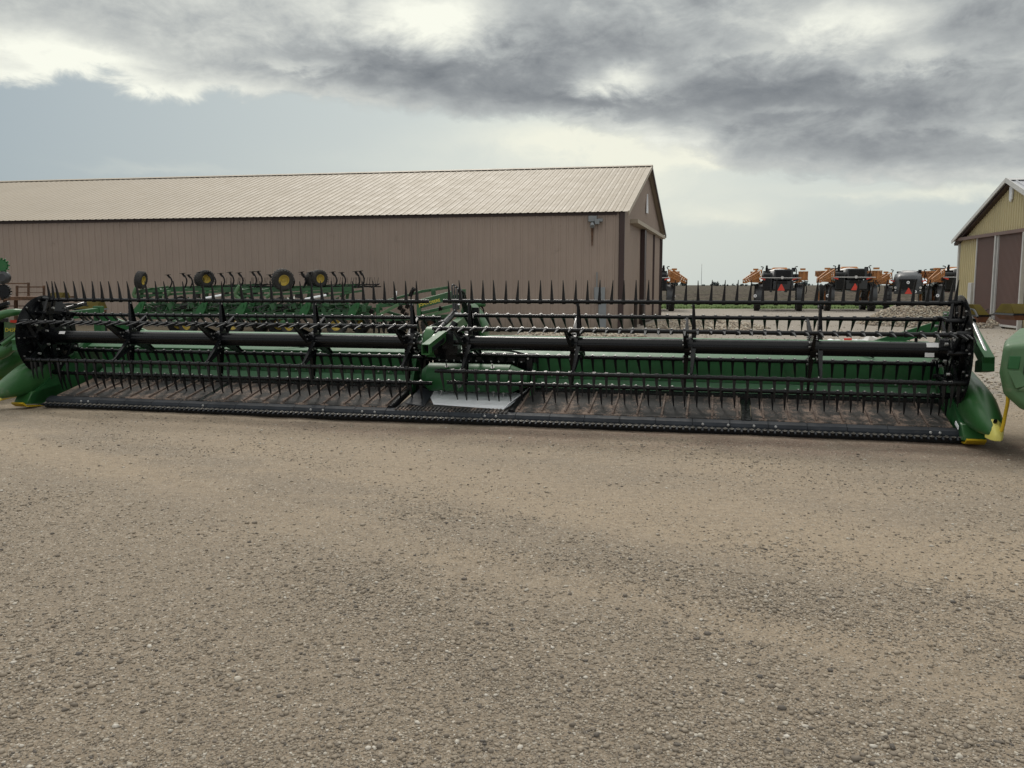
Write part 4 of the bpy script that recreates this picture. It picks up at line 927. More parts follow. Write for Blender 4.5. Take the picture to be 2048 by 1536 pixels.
b = MB(); b.cyl((12.0, 1.5, .98), (12.0, 1.5, 1.12), .02, n=8); b.cyl((12.02, 1.48, 1.12), (12.08, 1.5, 1.2), .03, n=8); b.build('hose_stub', 'black', hd)
# end sheets and crop dividers
for sg, x0, xm in ((-1, -.28, -1), (1, 12.20, 1)):
    b = MB(); b.prism([(-.05, .06), (1.8, .12), (1.8, 1.04), (1.2, .98), (.9, .72), (.35, .42), (-.05, .18)], x0, x0 + sg * .05); b.build('end_sheet', 'green', hd)
    b = MB()
    def sec(y, xi, xo, zb, zt, cx=0.35):      # rounded hood section; xi inner, xo outer offsets
        xi, xo = x0 + sg * xi, x0 + sg * xo; m_ = (xi + xo) / 2; w_ = (xo - xi)
        return [(xi, y, zb), (xi, y, zb + (zt - zb) * .55), (xi + w_ * .10, y, zb + (zt - zb) * .86), (xi + w_ * .32, y, zt), (xi + w_ * .62, y, zt - (zt - zb) * .03), (xi + w_ * .88, y, zb + (zt - zb) * .74), (xo, y, zb + (zt - zb) * .40), (xo - w_ * .04, y, zb)]
    b.loft([sec(1.9, .02, .34, .42, 1.0), sec(1.3, .02, .38, .36, .95), sec(.8, .02, .41, .28, .84), sec(.35, .02, .42, .21, .73), sec(.05, .01, .42, .17, .665), sec(-.15, .02, .38, .17, .56), sec(-.34, .05, .36, .17, .45), sec(-.47, .10, .30, .18, .36), sec(-.56, .15, .25, .19, .29)])
    dv = b.build('end_divider', 'greenpl', hd, 60)
    dv.modifiers.new('sub', 'SUBSURF').levels = 2; dv.modifiers['sub'].render_levels = 2
    b = MB(); b.loft([sec(-.45, .12, .31, .165, .375), sec(-.54, .15, .28, .155, .31), sec(-.60, .18, .24, .155, .23)]); nc = b.build('nose_cap', 'paleyellow', dv, 60, bevel=.008, seg=2)
    b = MB(); b.cyl((x0 + sg * .2, -.50, .345), (x0 + sg * .2, -.52, .365), .02, n=10); b.build('bolt', 'black', nc)
    b = MB(); b.prism([(-.14, .07), (.30, .02), (.55, .06), (.55, .30), (-.02, .24)], x0 + sg * .0, x0 + sg * .24); b.build('lower_divider', 'greenpl', hd, bevel=.01)
    b = MB(); b.prism([(-.20, .085), (-.12, .03), (.2, .0), (.2, .015), (-.11, .05), (-.17, .10)], x0 + sg * .02, x0 + sg * .22); b.build('skid_shoe', 'yellow', hd)
    if sg > 0: b = MB(); b.prism([(.02, .17), (.16, .21), (.14, .25), (.02, .21)], x0 - sg * .015, x0 - sg * .025); b.build('edge_plate', 'sheet', hd)
b = MB(); b.tube([(12.40, -.50, .22), (12.45, -.56, .27), (12.465, -.60, .46), (12.46, -.66, .62), (12.43, -.66, .80)], .018, 10, 5); b.build('divider_rod', 'yellow', hd)
# ------------------------------------------------------------------ machines in the background
def PX(u, v, y):
    a, b_ = (u - 1024) / F_PX, (768 - v) / F_PX
    d = Vector((a, math.cos(PITCH) + b_ * math.sin(PITCH), -math.sin(PITCH) + b_ * math.cos(PITCH)))
    k = y / d.y; return Vector((0, 0, CAM_H)) + d * k
def loc_fn(o):
    return lambda u, v, dy=0.0: tuple(PX(u, v, o.y + dy) - o)
def cultivator(o, label):
    e = empty('field_cultivator', o, 0, label, 'field cultivator', 'folded field cultivators by the shed wall')
    rnd = random.Random(5)
    W = 2.25
    # lower main frame
    b = MB()
    for y in (-1.4, -.5, .5, 1.4): b.bar((-W, y, .82 + .03 * y), (W + .3, y, .82 + .03 * y), .11, .11)
    for x in (-2.1, -1.3, -.5, .3, 1.1, 1.9): b.bar((x, -1.5, .86), (x, 1.5, .95), .09, .10)
    b.bar((-.2, -3.0, .5), (-.2, 1.4, .75), .16, .16); b.bar((.9, -1.5, .62), (2.2, -1.5, .62), .10, .14); b.bar((-1.9, -1.5, .60), (-.3, -1.5, .66), .10, .12)
    b.build('main_frame', 'green2', e)
    # middle clutter: brackets, rockshaft, plates
    b = MB()
    for x in (-2.1, -1.55, -1.05, -.35, .15, .7, 1.25, 1.85, 2.2):
        y = rnd.choice((-1.5, -1.3, -.9)); z = rnd.uniform(.9, 1.1)
        b.bar((x, y, z - .18), (x + rnd.uniform(-.25, .25), y + .2, z + .26), .05, .16); b.box((x + .15, y, z), (.16, .2, .22), (0, rnd.uniform(-.5, .5), 0))
        b.bar((x - .2, y + .1, z + .12), (x + .35, y + .3, z + .02), .06, .06)
    for z, y in ((1.08, -1.0), (1.2, -.2), (.98, .4)): b.cyl((-2.2, y, z), (2.3, y, z), .045, n=10)
    for k in range(16):
        x = rnd.uniform(-2.2, 2.2); b.bar((x, rnd.uniform(-1.4, 1), rnd.uniform(.7, 1.0)), (x + rnd.uniform(-.4, .4), rnd.uniform(-1.4, 1), rnd.uniform(1.05, 1.35)), .04, .07)
    for k in range(26):
        x = rnd.uniform(-2.2, 2.2); z = rnd.uniform(.62, 1.28); b.box((x, rnd.uniform(-1.5, -1.0), z), (rnd.uniform(.05, .3), .1, rnd.uniform(.05, .16)), (0, rnd.uniform(-.6, .6), 0))
    rk = b.build('rockshaft', 'green2', e)
    for x in (-2.25, .02, 1.75):
        b = MB(); b.loft([[(x, y_, .66), (x + .26, y_, .66), (x + .42, y_, .95), (x + .50, y_, 1.22), (x + .36, y_, 1.24), (x + .1, y_, .95)] for y_ in (-1.75, -1.68)]); b.box((x + .33, -1.78, 1.06), (.06, .03, .12)); b.build('wing_bracket', 'green', e)
    b = MB()
    for k in range(14):
        x = rnd.uniform(-2, 2); y = -1.6; z = rnd.uniform(.8, 1.25); b.tube([(x, y, z), (x + rnd.uniform(-.1, .3), y - .12, z - rnd.uniform(.1, .25)), (x + rnd.uniform(.2, .6), y, z - rnd.uniform(-.1, .2))], .012, 5, 3)
    for x in (-2.0, -1.2, -.1, .5, 1.3, 2.0): b.cyl((x, -1.2, .4), (x + .1, -1.2, .75), .025, n=6); b.box((x, -1.25, .38), (.2, .05, .05))
    for k in range(30): b.box((rnd.uniform(-2.2, 2.2), rnd.uniform(-1.2, .6), rnd.uniform(.6, 1.5)), (rnd.uniform(.08, .4), .2, rnd.uniform(.05, .2)), (0, rnd.uniform(-.5, .5), 0))
    b.into(rk, 'hose')
    # upper folded wings
    b = MB()
    for y, z in ((-1.3, 1.62), (-.6, 1.70), (.2, 1.72), (.9, 1.66)): b.bar((-W + .1, y, z - .06), (W - .35, y, z + .08), .10, .10)
    for x in (-2.0, -1.3, -.6, .1, .8, 1.5): b.bar((x, -1.35, 1.60), (x, 1.0, 1.72), .08, .09)
    b.bar((-2.1, -1.38, 1.40), (1.9, -1.38, 1.62), .07, .08); b.bar((.9, -1.4, 1.40), (2.3, -1.4, 1.60), .06, .07); b.bar((1.5, -1.3, 1.36), (1.7, -1.2, 1.7), .12, .12)
    for x in (-2.2, -1.5, .2, 1.6): b.bar((x, -1.1, 1.05), (x + .15, -1.2, 1.65), .10, .09)
    b.build('folded_wing', 'green2', e)
    b = MB(); b.cyl((.25, -1.5, 1.30), (1.0, -1.5, 1.44), .045, n=10); b.cyl((-.15, -1.5, 1.22), (.3, -1.5, 1.31), .02, n=8); b.build('fold_cylinder', 'sheet', e)
    for x, s_ in ((-2.05, 1), (-1.15, 1)):
        b = MB(); b.tube([(x - .02, -1.5, 1.30), (x - .18, -1.5, 1.42), (x - .14, -1.5, 1.60), (x - .02, -1.5, 1.78)] if x < -2 else [(x, -1.5, 1.36), (x + .16, -1.5, 1.46), (x + .20, -1.5, 1.60)], .07, 8, 4); b.build('wheel_arm', 'greenfade', e)
    # C shanks pointing up with sweeps
    first = None
    for x, y, h in ((-1.05, -1.2, .50), (-.62, -.9, .56), (-.30, -1.2, .50), (-.02, -.6, .52), (.08, -1.1, .60), (.28, -.4, .54), (.40, -1.2, .58), (.78, -.9, .56), (1.22, -1.2, .60), (1.52, -1.1, .58), (2.05, -1.2, .62), (2.14, -.8, .64)):
        b = MB(); b.tube([(0, 0, 0), (.06, 0, .10), (.10, .0, .26), (.04, 0, .42), (-.06, 0, .50)], .030, 6, 4)
        if first is None:
            b.tube([(.04, 0, .40), (-.02, 0, .47), (-.05, 0, .52)], .044, 6, 3); first = b.build('shank', 'black', e)
            g = MB(); g.loft([[(-.16, .0, .50), (.02, -.10, .515), (.07, 0, .52), (.02, .10, .515)], [(-.16, 0, .515), (.02, -.10, .53), (.07, 0, .535), (.02, .10, .53)]]); sw = g.build('sweep', 'steel' if False else 'black', first); so = first
        else:
            so = first.copy(); C.objects.link(so); so.parent = e; s2 = sw.copy(); C.objects.link(s2); s2.parent = so
        so.location = (x, y, 1.70); so.scale = (1, 1, h / .55)
    # spike harrow
    b = MB()
    for z, y in ((1.76, -1.0), (1.82, -.6), (1.74, -.2)): b.bar((.9, y, z - .02), (2.75, y, z), .04, .04)
    for x in (1.1, 1.6, 2.1, 2.55): b.bar((x, -1.1, 1.72), (x + .1, 0, 1.84), .05, .05)
    for i in range(22):
        x = .95 + i * .083; y = (-1.0, -.6, -.2)[i % 3]; b.cyl((x, y, 1.76), (x + .06 - .10 * (i % 2), y, 2.08), .007, n=5)
    b.build('harrow', 'black', e)
    wheel(e, (-1.98, -1.45, 1.98), .31, .26, lean=0.15)
    wheel(e, (-.02 + .30, -.3, 2.0), .30, .28, lean=-.3).rotation_euler = (0, .1, -.9)
    wheel(e, (.64, -1.0, 2.04), .30, .28, lean=-.3).rotation_euler = (0, .12, -.85)
    for x, y, rz in ((-.95, -.8, -1.0), (-.3, -1.5, 1.2), (1.35, -1.5, 1.45), (2.0, -.4, 1.1)):
        wheel(e, (x, y, .37), .37, .27).rotation_euler = (0, 0, rz)
    return e
c1_ = cultivator(PX(422, 640, 32.6).xy.to_3d(), 'left of two folded green field cultivators with wheels and sweeps in the air')
c2_ = cultivator(PX(618, 640, 32.0).xy.to_3d(), 'right of two folded green field cultivators, with a large yellow-rimmed wheel up')
for ch in c1_.children:
    if ch.name.startswith('wheel') and ch.location.z > 1.5 and ch.location.x > 0: ch.location.x -= .42
for ch in c2_.children:
    if ch.name.startswith('wheel') and ch.location.z > 1.5:
        if ch.location.x < -1: ch.location = (-.55, -1.45, 2.02); ch.scale = (1.2, 1.2, 1.2); ch.location.z = 1.99; ch.rotation_euler = (0, .2, -.95)
def tillage_hitch():
    o = PX(850, 640, 30.5).xy.to_3d(); L_ = loc_fn(o)
    e = empty('disc_ripper', o, 0, 'green tillage implement with raised box beams between the cultivators and the header arm', 'disc ripper')
    b = MB()
    b.bar(L_(755, 612), L_(832, 604, .4), .12, .13); b.bar(L_(756, 608), L_(756, 640), .12, .16); b.bar(L_(757, 606), L_(842, 583, .8), .10, .09)
    b.bar(L_(842, 583, .8), L_(895, 575, 1.2), .10, .10); b.bar(L_(840, 608, -.4), L_(905, 590, .4), .14, .30); b.bar(L_(838, 606, -.4), L_(838, 634, -.4), .14, .26)
    b.bar(L_(842, 626, -.3), L_(905, 612, .4), .12, .12); b.bar(L_(868, 600, .6), L_(925, 594, 1.2), .14, .22)
    b.box(L_(867, 585, .8), (.16, .14, .20)); b.box(L_(925, 592, 1.0), (.24, .3, .5)); b.cyl(L_(935, 610, .6), L_(970, 608, .4), .10, n=12); b.bar(L_(955, 611, .4), L_(968, 628, .4), .05, .06)
    b.bar(L_(752, 640), L_(900, 632, .2), .12, .14); b.bar(L_(770, 622, .5), L_(830, 640, .5), .08, .10)
    b.build('box_frame', 'green2', e, bevel=.01)
    for q0, q1 in ((L_(756, 631, -.5), L_(797, 609, -.3)), (L_(851, 632, -.5), L_(900, 620, -.2))): b = MB(); b.bar(q0, q1, .07, .10); b.build('brace', 'greenfade', e)
    b = MB()
    for u, v in ((743, 622), (747, 634), (800, 615), (806, 622), (815, 612), (812, 630), (880, 618), (826, 580), (822, 588)): b.box(L_(u, v, .1), (.14, .16, .16), (.3, .5, .2))
    b.tube([L_(822, 598), L_(824, 580), L_(834, 582), L_(836, 600)], .03, 6, 3); b.tube([L_(770, 600), L_(790, 614), L_(815, 604), L_(820, 622)], .015, 5, 3)
    b.tube([L_(962, 612, .4), L_(967, 620, .4), L_(966, 634, .4)], .03, 6, 3)
    b.bar(L_(760, 640, .4), L_(900, 637, .4), .10, .10)
    for i in range(16): u = 745 + i * 9; b.cyl(L_(u, 642, .2 + (i % 3) * .3), L_(u + 4, 664, .2 + (i % 3) * .3), .03, n=6)
    b.build('fittings', 'black', e)
    b = MB()
    for i in range(9): u = 748 + i * 10; p = L_(u, 657, .6); b.cyl((p[0] - .01, p[1], p[2]), (p[0] + .01, p[1], p[2]), .22, n=20)
    b.build('disc_gang', 'strip', e)
    b = MB(); b.bar(L_(791, 598, -.3), L_(792, 582, -.3), .07, .05); b.build('marker_post', 'sheet', e)
    b = MB(); b.box(L_(857, 644, .3), (.5, .1, .42), (0, .2, 0)); b.build('rust_wheel_plate', 'rust', e)
    wheel(e, L_(862, 652, .2), .36, .26, 'rust').rotation_euler = (0, 0, 1.2)
    wheel(e, L_(793, 655, .7), .30, .26).rotation_euler = (0, 0, 1.3)
    t_ = text('lettering', 'JOHN DEERE', 'text', e, L_(860, 606, -.60), .135, (math.pi / 2, -.26, 0), 1.0)
    for ch in (t_,): ch.rotation_euler = (math.pi / 2, -.24, 0); ch.location = Vector(L_(859, 605.5, -.62))
tillage_hitch()
# left edge: folded planter row units, rusty wagon rack, neighbour header
def planter():
    o = PX(-6, 640, 27).xy.to_3d(); L_ = loc_fn(o)
    e = empty('planter', o, 0, 'folded planter at the left edge with stacked toothed row wheels', 'planter')
    b = MB(); b.bar(L_(-10, 680), L_(-10, 510), .18, .2); b.bar(L_(-10, 565), L_(6, 565, -.3), .1, .1); b.bar(L_(5, 600), L_(5, 570), .05, .06); b.build('toolbar', 'black', e)
    p = L_(4, 531, -.3)
    b = MB(); b.lathe(p, [(.001, -.02), (.19, -.02), (.19, .02), (.001, .02)], 24, 'y')
    for k in range(12): a = k * math.pi / 6; b.box((p[0] + .20 * math.cos(a), p[1], p[2] + .20 * math.sin(a)), (.07, .04, .045), (0, -a, 0))
    b.build('toothed_wheel', 'green', e)
    p = L_(8, 555, -.3); b = MB(); b.lathe(p, [(.001, -.12), (.12, -.12), (.19, -.04), (.19, .06), (.12, .12), (.001, .12)], 24, 'y'); b.build('gauge_wheel', 'dgrey', e)
    p = L_(8, 583, -.3); b = MB(); b.lathe(p, [(.001, -.05), (.18, -.05), (.18, .05), (.001, .05)], 24, 'y')
    for k in range(16): a = k * math.pi / 8; b.box((p[0] + .20 * math.cos(a), p[1], p[2] + .20 * math.sin(a)), (.05, .11, .04), (0, -a, 0))
    b.build('closing_wheel', 'black', e)
planter()
def rack():
    o = PX(60, 660, 29).xy.to_3d(); L_ = loc_fn(o); L2 = lambda u, v, dy=0.0: L_(u, v, dy)
    e = empty('wagon', o, 0, 'rusty steel rack wagon with open side rails behind the left reel shield', 'wagon')
    b = MB(); b.box(tuple((Vector(L2(-20, 596)) + Vector(L2(115, 596))) / 2), (2.6, 2.0, .12)); b.build('deck', 'rust', e)
    b = MB()
    for u, v in ((-20, 564), (57, 565), (34, 571), (88, 571)): b.bar(L2(u, 596, .2 if u != 34 else -.4), L2(u, v, .2 if u != 34 else -.4), .06, .06)
    b.bar(L2(-20, 567, .2), L2(57, 567, .2), .03, .04); b.bar(L2(34, 574, -.4), L2(88, 574, .2), .03, .04); b.bar(L2(36, 585, -.4), L2(88, 585, .2), .02, .02); b.build('side_rail', 'rust', e)
    b = MB()
    for u in (10, 32, 90): b.bar(L2(u, 597, .3), L2(u, 664, .3), .09, .09)
    b.bar(L2(10, 612, .3), L2(90, 612, .3), .03, .03); b.build('leg', 'rust', e)
rack()
def hood(u0, u1, v0, v1, y, label, post_u, ext=None, low=True):
    o = PX((u0 + u1) / 2, 650, y).xy.to_3d(); L_ = loc_fn(o)
    e = empty('implement_hood', o, 0, label, 'implement end', 'yellow-topped implement ends')
    p0 = Vector(L_(u0, v1)); p1 = Vector(L_(u1, v1)); top = Vector(L_(u0, v0)); hh = top.z - p0.z; w_ = p1.x - p0.x; dp = .55
    b = MB(); b.loft([[(p0.x, -dp / 2, p0.z), (p1.x, -dp / 2, p0.z), (p1.x, dp / 2, p0.z), (p0.x, dp / 2, p0.z)], [(p0.x + w_ * .22, 0.0, top.z), (p1.x - w_ * .12, 0.0, top.z), (p1.x - w_ * .12, dp / 2, top.z), (p0.x + w_ * .22, dp / 2, top.z)]]); b.build('hood_top', 'oldyellow', e, bevel=.005)
    z = p0.z
    b = MB(); b.loft([[(p0.x - w_ * .06, -dp / 2 - .02, z - .03), (p1.x + w_ * .06, -dp / 2 - .02, z - .03), (p1.x + w_ * .06, dp / 2 + .02, z - .03), (p0.x - w_ * .06, dp / 2 + .02, z - .03)], [(p0.x - w_ * .02, -dp / 2 - .02, z), (p1.x + .01, -dp / 2 - .02, z), (p1.x + .01, dp / 2, z), (p0.x - w_ * .02, dp / 2, z)]]); b.build('lip', 'black', e)
    if low:
        b = MB(); b.loft([[(p0.x + w_ * .16, -dp / 2 + .06, z - hh * .75), (p1.x - w_ * .14, -dp / 2 + .06, z - hh * .75), (p1.x - w_ * .14, dp / 2 - .04, z - hh * .75), (p0.x + w_ * .16, dp / 2 - .04, z - hh * .75)], [(p0.x, -dp / 2 + .01, z - .03), (p1.x, -dp / 2 + .01, z - .03), (p1.x, dp / 2, z - .03), (p0.x, dp / 2, z - .03)]]); b.build('lower_box', 'rustorange', e)
    pp = Vector(L_(post_u, 650))
    b = MB(); b.bar((p1.x - w_ * .3, dp / 2, z - .06), (pp.x, dp / 2 + .1, z - .06), .06, .07); b.bar((pp.x, dp / 2 + .1, z), (pp.x, dp / 2 + .1, 0), .08, .08); b.build('support', 'black', e)
    return e, L_
hood(158, 205, 602, 617, 22, 'yellow-topped implement end with a rusty underside, left, in front of the tan shed', 196)
hood(96, 132, 585, 598, 23.5, 'small yellow implement end half hidden behind the left reel shield', 110, low=False)
e_, L_ = hood(1940, 1962, 609, 629, 15, 'narrow yellow-topped implement end with two dark spikes behind the right reel shield', 1930)
b = MB(); b.cyl(L_(1946, 630), L_(1978, 618), .022, .008, n=8); b.cyl(L_(1944, 628), L_(1992, 630), .025, .008, n=8); b.build('spike', 'wood', e_)
hood(2008, 2064, 608, 626, 14, 'yellow-topped implement end with an orange-brown underside at the right edge', 2110)
# neighbour header on the left
def neighbour_left():
    o = PX(-40, 760, 12.9).xy.to_3d(); L_ = loc_fn(o)
    e = empty('draper_header', o, R_(0), 'neighbouring green draper header cut off by the left edge, its end beside the reel shield', 'draper header')
    b = MB(); b.tube([L_(-90, 640), L_(-20, 636), L_(6, 629), L_(26, 625), L_(50, 626, .2), L_(80, 640, .5)], [.075, .07, .06, .055, .05, .05], 12, 4); b.build('reel_arm', 'greenpl', e)
    b = MB(); b.loft([[L_(8, 644, y_), L_(40, 644, y_), L_(40, 672, y_), L_(34, 682, y_), L_(8, 694, y_)] for y_ in (.3, .5)]); b.build('end_panel', 'greenfade', e)
    text('lettering', 'D45F', 'text', e, L_(21, 660, .29), .085, (math.pi / 2, 0, 0), .9, .003)
    b = MB(); b.loft([[L_(20, 640, y_), L_(36, 640, y_), L_(36, 646, y_), L_(20, 645, y_)] for y_ in (.28, .3)]); b.build('decal', 'red', e)
    b = MB(); b.box(tuple(L_(-2, 668, .4)), (.16, .3, .5)); b.bar(L_(-30, 620, .2), L_(18, 606, .2), .07, .06); b.bar(L_(-30, 630, .3), L_(16, 612, .3), .05, .05); b.bar(L_(-20, 700, .1), L_(30, 668, .1), .03, .04); b.build('reel_mount', 'black', e, bevel=.008)
    b = MB(); b.tube([L_(-60, 724, .2), L_(-4, 708, .15), L_(20, 694, .15), L_(34, 682, .2)], [.10, .10, .09, .08], 14, 4); b.tube([L_(4, 690, -.0), L_(34, 668, .1)], .035, 8, 1)
    b.build('lower_arm', 'greenpl', e)
    b = MB(); b.tube([L_(-80, 775, .5), L_(-10, 742, .6), L_(16, 722, .7), L_(44, 704, .9), L_(60, 700, 1.4)], [.16, .19, .20, .19, .15], 18, 5); b.build('end_divider', 'greenpl', e, 60)
    b = MB(); b.box(tuple(L_(-30, 800, .9)), (1.0, 1.2, .10)); b.box(tuple(L_(-30, 792, 1.2)), (.9, .3, .4)); b.build('lower_frame', 'green2', e)
    b = MB(); b.box(tuple(L_(-4, 797, .6)), (.34, .5, .05)); b.build('skid_shoe', 'yellow', e)
neighbour_left()
def neighbour_right():
    o = Vector((5.52, 8.22, 0)); e = empty('draper_header', o, R_(-31), 'neighbouring machine end with a large faded green moulded cover at the right edge', 'draper header')
    # moulded cover: sections front (small y) to back
    def sec(y, x0, zt, zb, s=1.0):
        return [(x0 + .03, y, zb + .24), (x0 - .02, y, zb + .45), (x0 + .0, y, zt - .04), (x0 + .03, y, zt), (x0 + .2, y, zt + .02), (1.3, y, zt + .10), (1.6, y, zb), (x0 + .7, y, zb - .12), (x0 + .18, y, zb + .1)]
    b = MB(); b.loft([sec(.0, -.62, 1.17, .50), sec(.05, -.66, 1.205, .46), sec(.5, -.66, 1.24, .44), sec(1.6, -.56, 1.30, .44), sec(2.4, -.45, 1.28, .5)])
    c_ = b.build('moulded_cover', 'greenfade', e, 50, bevel=.02, seg=3)
    b = MB(); b.loft([[(-.61, y_, .96), (-.51, y_, .96), (-.50, y_, 1.09), (-.60, y_, 1.09)] for y_ in (-.012, .02)]); b.build('recess', 'green', c_, bevel=.006)
    b = MB(); b.loft([[(-.61, -.01, .95), (-.48, -.01, .95), (-.42, -.03, .80), (-.53, -.03, .76)], [(-.61, .02, .95), (-.48, .02, .95), (-.42, .02, .80), (-.53, .02, .76)]]); b.loft([[(-.42, -.03, .82), (-.32, -.004, .75), (-.52, -.03, .74)], [(-.42, .02, .82), (-.32, .02, .75), (-.52, .02, .74)]]); b.build('moulded_step', 'greenfade', c_, bevel=.01)
    b = MB(); b.tube([(-.46, -.01, .92), (-.465, -.03, .95), (-.46, -.03, 1.02), (-.455, -.01, 1.06)], .007, 8, 3); b.build('handle', 'dgrey', c_)
    b = MB(); b.box((1.0, 1.4, .3), (.3, .3, .6)); b.box((.9, 1.2, .62), (.9, 1.4, .2)); b.build('stand', 'green2', e)
neighbour_right()
# ------------------------------------------------------------------ sprayers on the far side of the yard
def truss(b, p, q, w_, h, n=6, r=.03):
    p, q = Vector(p), Vector(q); up = Vector((0, 0, 1)); d = (q - p).normalized(); s_ = d.cross(up).normalized()
    cs = [(s_ * w_ / 2 + up * h / 2), (-s_ * w_ / 2 + up * h / 2), (s_ * w_ / 2 - up * h / 2), (-s_ * w_ / 2 - up * h / 2)]
    for c in cs: b.bar(p + c, q + c * .55, r * 2, r * 2)
    for i in range(n + 1):
        a = i / n; m = p.lerp(q, a); k = 1 - .45 * a
        for c0, c1 in ((0, 1), (1, 3), (3, 2), (2, 0)): b.bar(m + cs[c0] * k, m + cs[c1] * k, r * 1.4, r * 1.4)
        if i < n:
            m2 = p.lerp(q, (i + 1) / n); k2 = 1 - .45 * (i + 1) / n
            b.bar(m + cs[0] * k, m2 + cs[2] * k2, r * 1.2, r * 1.2); b.bar(m + cs[1] * k, m2 + cs[3] * k2, r * 1.2, r * 1.2)
def sprayer(u, y, rz, label, hooded=False, tipl=True, mirror=1, sc=1.0):
    o = PX(u, 620, y).xy.to_3d()
    e = empty('sprayer', o, rz, label, 'sprayer', 'self-propelled sprayers parked at the field edge'); e.scale = (mirror * sc, sc, sc)
    # chassis, legs
    b = MB()
    for x in (-.5, .5): b.bar((x, -2.6, 1.42), (x, 3.0, 1.42), .16, .24)
    for y_ in (-1.9, 1.9):
        b.bar((-1.55, y_, 1.50), (1.55, y_, 1.50), .2, .2)
        for x in (-1.48, 1.48): b.bar((x - .0, y_, 1.55), (x * .90, y_, .85), .22, .26)
    for x in (-1.2, 1.2): b.cyl((x, -1.9, 1.55), (x, -1.9, 1.95), .10, n=10); b.box((x, -1.7, 1.72), (.3, .4, .3))
    ch_ = b.build('chassis', 'dgrey', e)
    for x, y_ in ((-1.42, -1.9), (1.42, -1.9), (-1.42, 1.9), (1.42, 1.9)):
        wheel(e, (x, y_, .86), .86, .40, 'orim', rr=.62, lugs=26)
    for x in (-1.28, 1.42):
        b = MB(); b.loft([[(x - .22, -1.9 + .95 * math.cos(a), .88 + .95 * math.sin(a)), (x + .22, -1.9 + .95 * math.cos(a), .88 + .95 * math.sin(a)), (x + .22, -1.9 + .98 * math.cos(a), .88 + .98 * math.sin(a)), (x - .22, -1.9 + .98 * math.cos(a), .88 + .98 * math.sin(a))] for a in np.linspace(.9, 3.6, 9)]); b.build('fender', 'dgrey', e)
    # engine and rear body
    if not hooded:
        b = MB(); b.box((-.75, -2.3, 2.05), (.62, 1.0, 1.15)); b.box((.30, -2.35, 2.50), (1.25, 1.0, .72)); b.box((.30, -2.3, 1.78), (1.35, 1.1, .62)); b.box((0, -.4, 1.9), (1.7, 2.8, .7)); b.box((1.10, -2.1, 2.3), (.35, .7, .5)); b.build('rear_body', 'dgrey', e, bevel=.03)
        b = MB(); b.box((.28, -2.87, 2.52), (.98, .04, .50)); b.box((.20, -2.90, 1.98), (.72, .06, .18)); b.box((-.75, -2.82, 2.0), (.46, .06, .95)); b.build('grille', 'black', e)
        b = MB(); b.cyl((-.82, -2.4, 2.6), (-.82, -2.4, 2.98), .09, n=12); b.cyl((-.82, -2.4, 2.95), (-.82, -2.5, 3.12), .07, n=12); b.cyl((.95, -2.2, 2.7), (.95, -2.2, 2.98), .15, .12, n=14); b.box((-.8, -2.4, 2.66), (.5, .5, .2)); b.build('exhaust', 'black', e)
        b = MB(); b.bar((-1.25, -2.98, 2.30), (1.45, -2.98, 2.28), .05, .05); b.cyl((.22, -3.03, 2.3), (.22, -2.97, 2.3), .10, n=12); b.build('rear_rail', 'galv', e)
        tri = (.18, -2.98, 1.62)
    else:
        b = MB()
        def hs(y_, w_, zb, zt): return [(-w_, y_, zb + .1), (-w_ * 1.06, y_, (zb + zt) / 2), (-w_ * .92, y_, zt - .18), (-w_ * .6, y_, zt), (w_ * .6, y_, zt), (w_ * .92, y_, zt - .18), (w_ * 1.06, y_, (zb + zt) / 2), (w_, y_, zb + .1), (w_ * .85, y_, zb), (-w_ * .85, y_, zb)]
        b.loft([hs(-3.35, .78, 1.50, 2.45), hs(-3.2, .88, 1.42, 2.62), hs(-2.4, .98, 1.38, 2.85), hs(-1.0, 1.0, 1.38, 2.9), hs(.2, .9, 1.4, 2.85)]); b.build('hood', 'mgrey', e, 50)
        b = MB(); b.loft([[(-.62, y_, 2.34), (.62, y_, 2.34), (.50, y_, 1.72), (.36, y_, 1.60), (-.36, y_, 1.60), (-.50, y_, 1.72)] for y_ in (-3.44, -3.34)]); b.build('grille', 'black', e)
        b = MB(); b.box((0, -3.35, 1.36), (1.9, .3, .22)); b.box((-.0, -3.45, 1.5), (.5, .06, .14)); b.build('bumper', 'dgrey', e, bevel=.02)
        for x in (-.85, .85):
            b = MB(); b.cyl((x, -3.38, 1.72), (x, -3.30, 1.72), .09, n=12); b.cyl((x * .98, -3.38, 1.50), (x * .98, -3.3, 1.50), .06, n=12); b.build('headlight', 'galv', e)
        b = MB(); b.cyl((.78, -2.0, 2.8), (.78, -2.0, 3.05), .12, n=12); b.build('exhaust', 'black', e)
        b = MB()
        for x in (-.9, -.5): b.bar((x - .7, -3.2, 0.02), (x - .7, -3.0, 1.4), .04, .05)
        for z in (.25, .55, .85, 1.15): b.bar((-1.6, -3.15, z), (-1.2, -3.15, z), .05, .04)
        b.build('ladder', 'black', e)
        tri = (.05, -3.54, 1.46)
    b = MB(); x, y_, z = tri; b.loft([[(x - .25, k, z - .20), (x + .25, k, z - .20), (x + .03, k, z + .24), (x - .03, k, z + .24)] for k in (y_ - .03, y_)]); b.build('warning_triangle', 'red', e)
    for (x, y_, z) in (((-1.02 - .5, -2.95, 1.05),) if not hooded else ((0.0, -3.47, 2.1), (.50, -3.53, 1.42))):
        b = MB(); b.cyl((x, y_ - .02, z), (x, y_, z), .11, n=16); rd = b.build('round_marker', 'farwhite', e)
        b = MB(); b.cyl((x, y_ - .024, z), (x, y_ - .019, z), .05, n=12); b.into(rd, 'ebox')
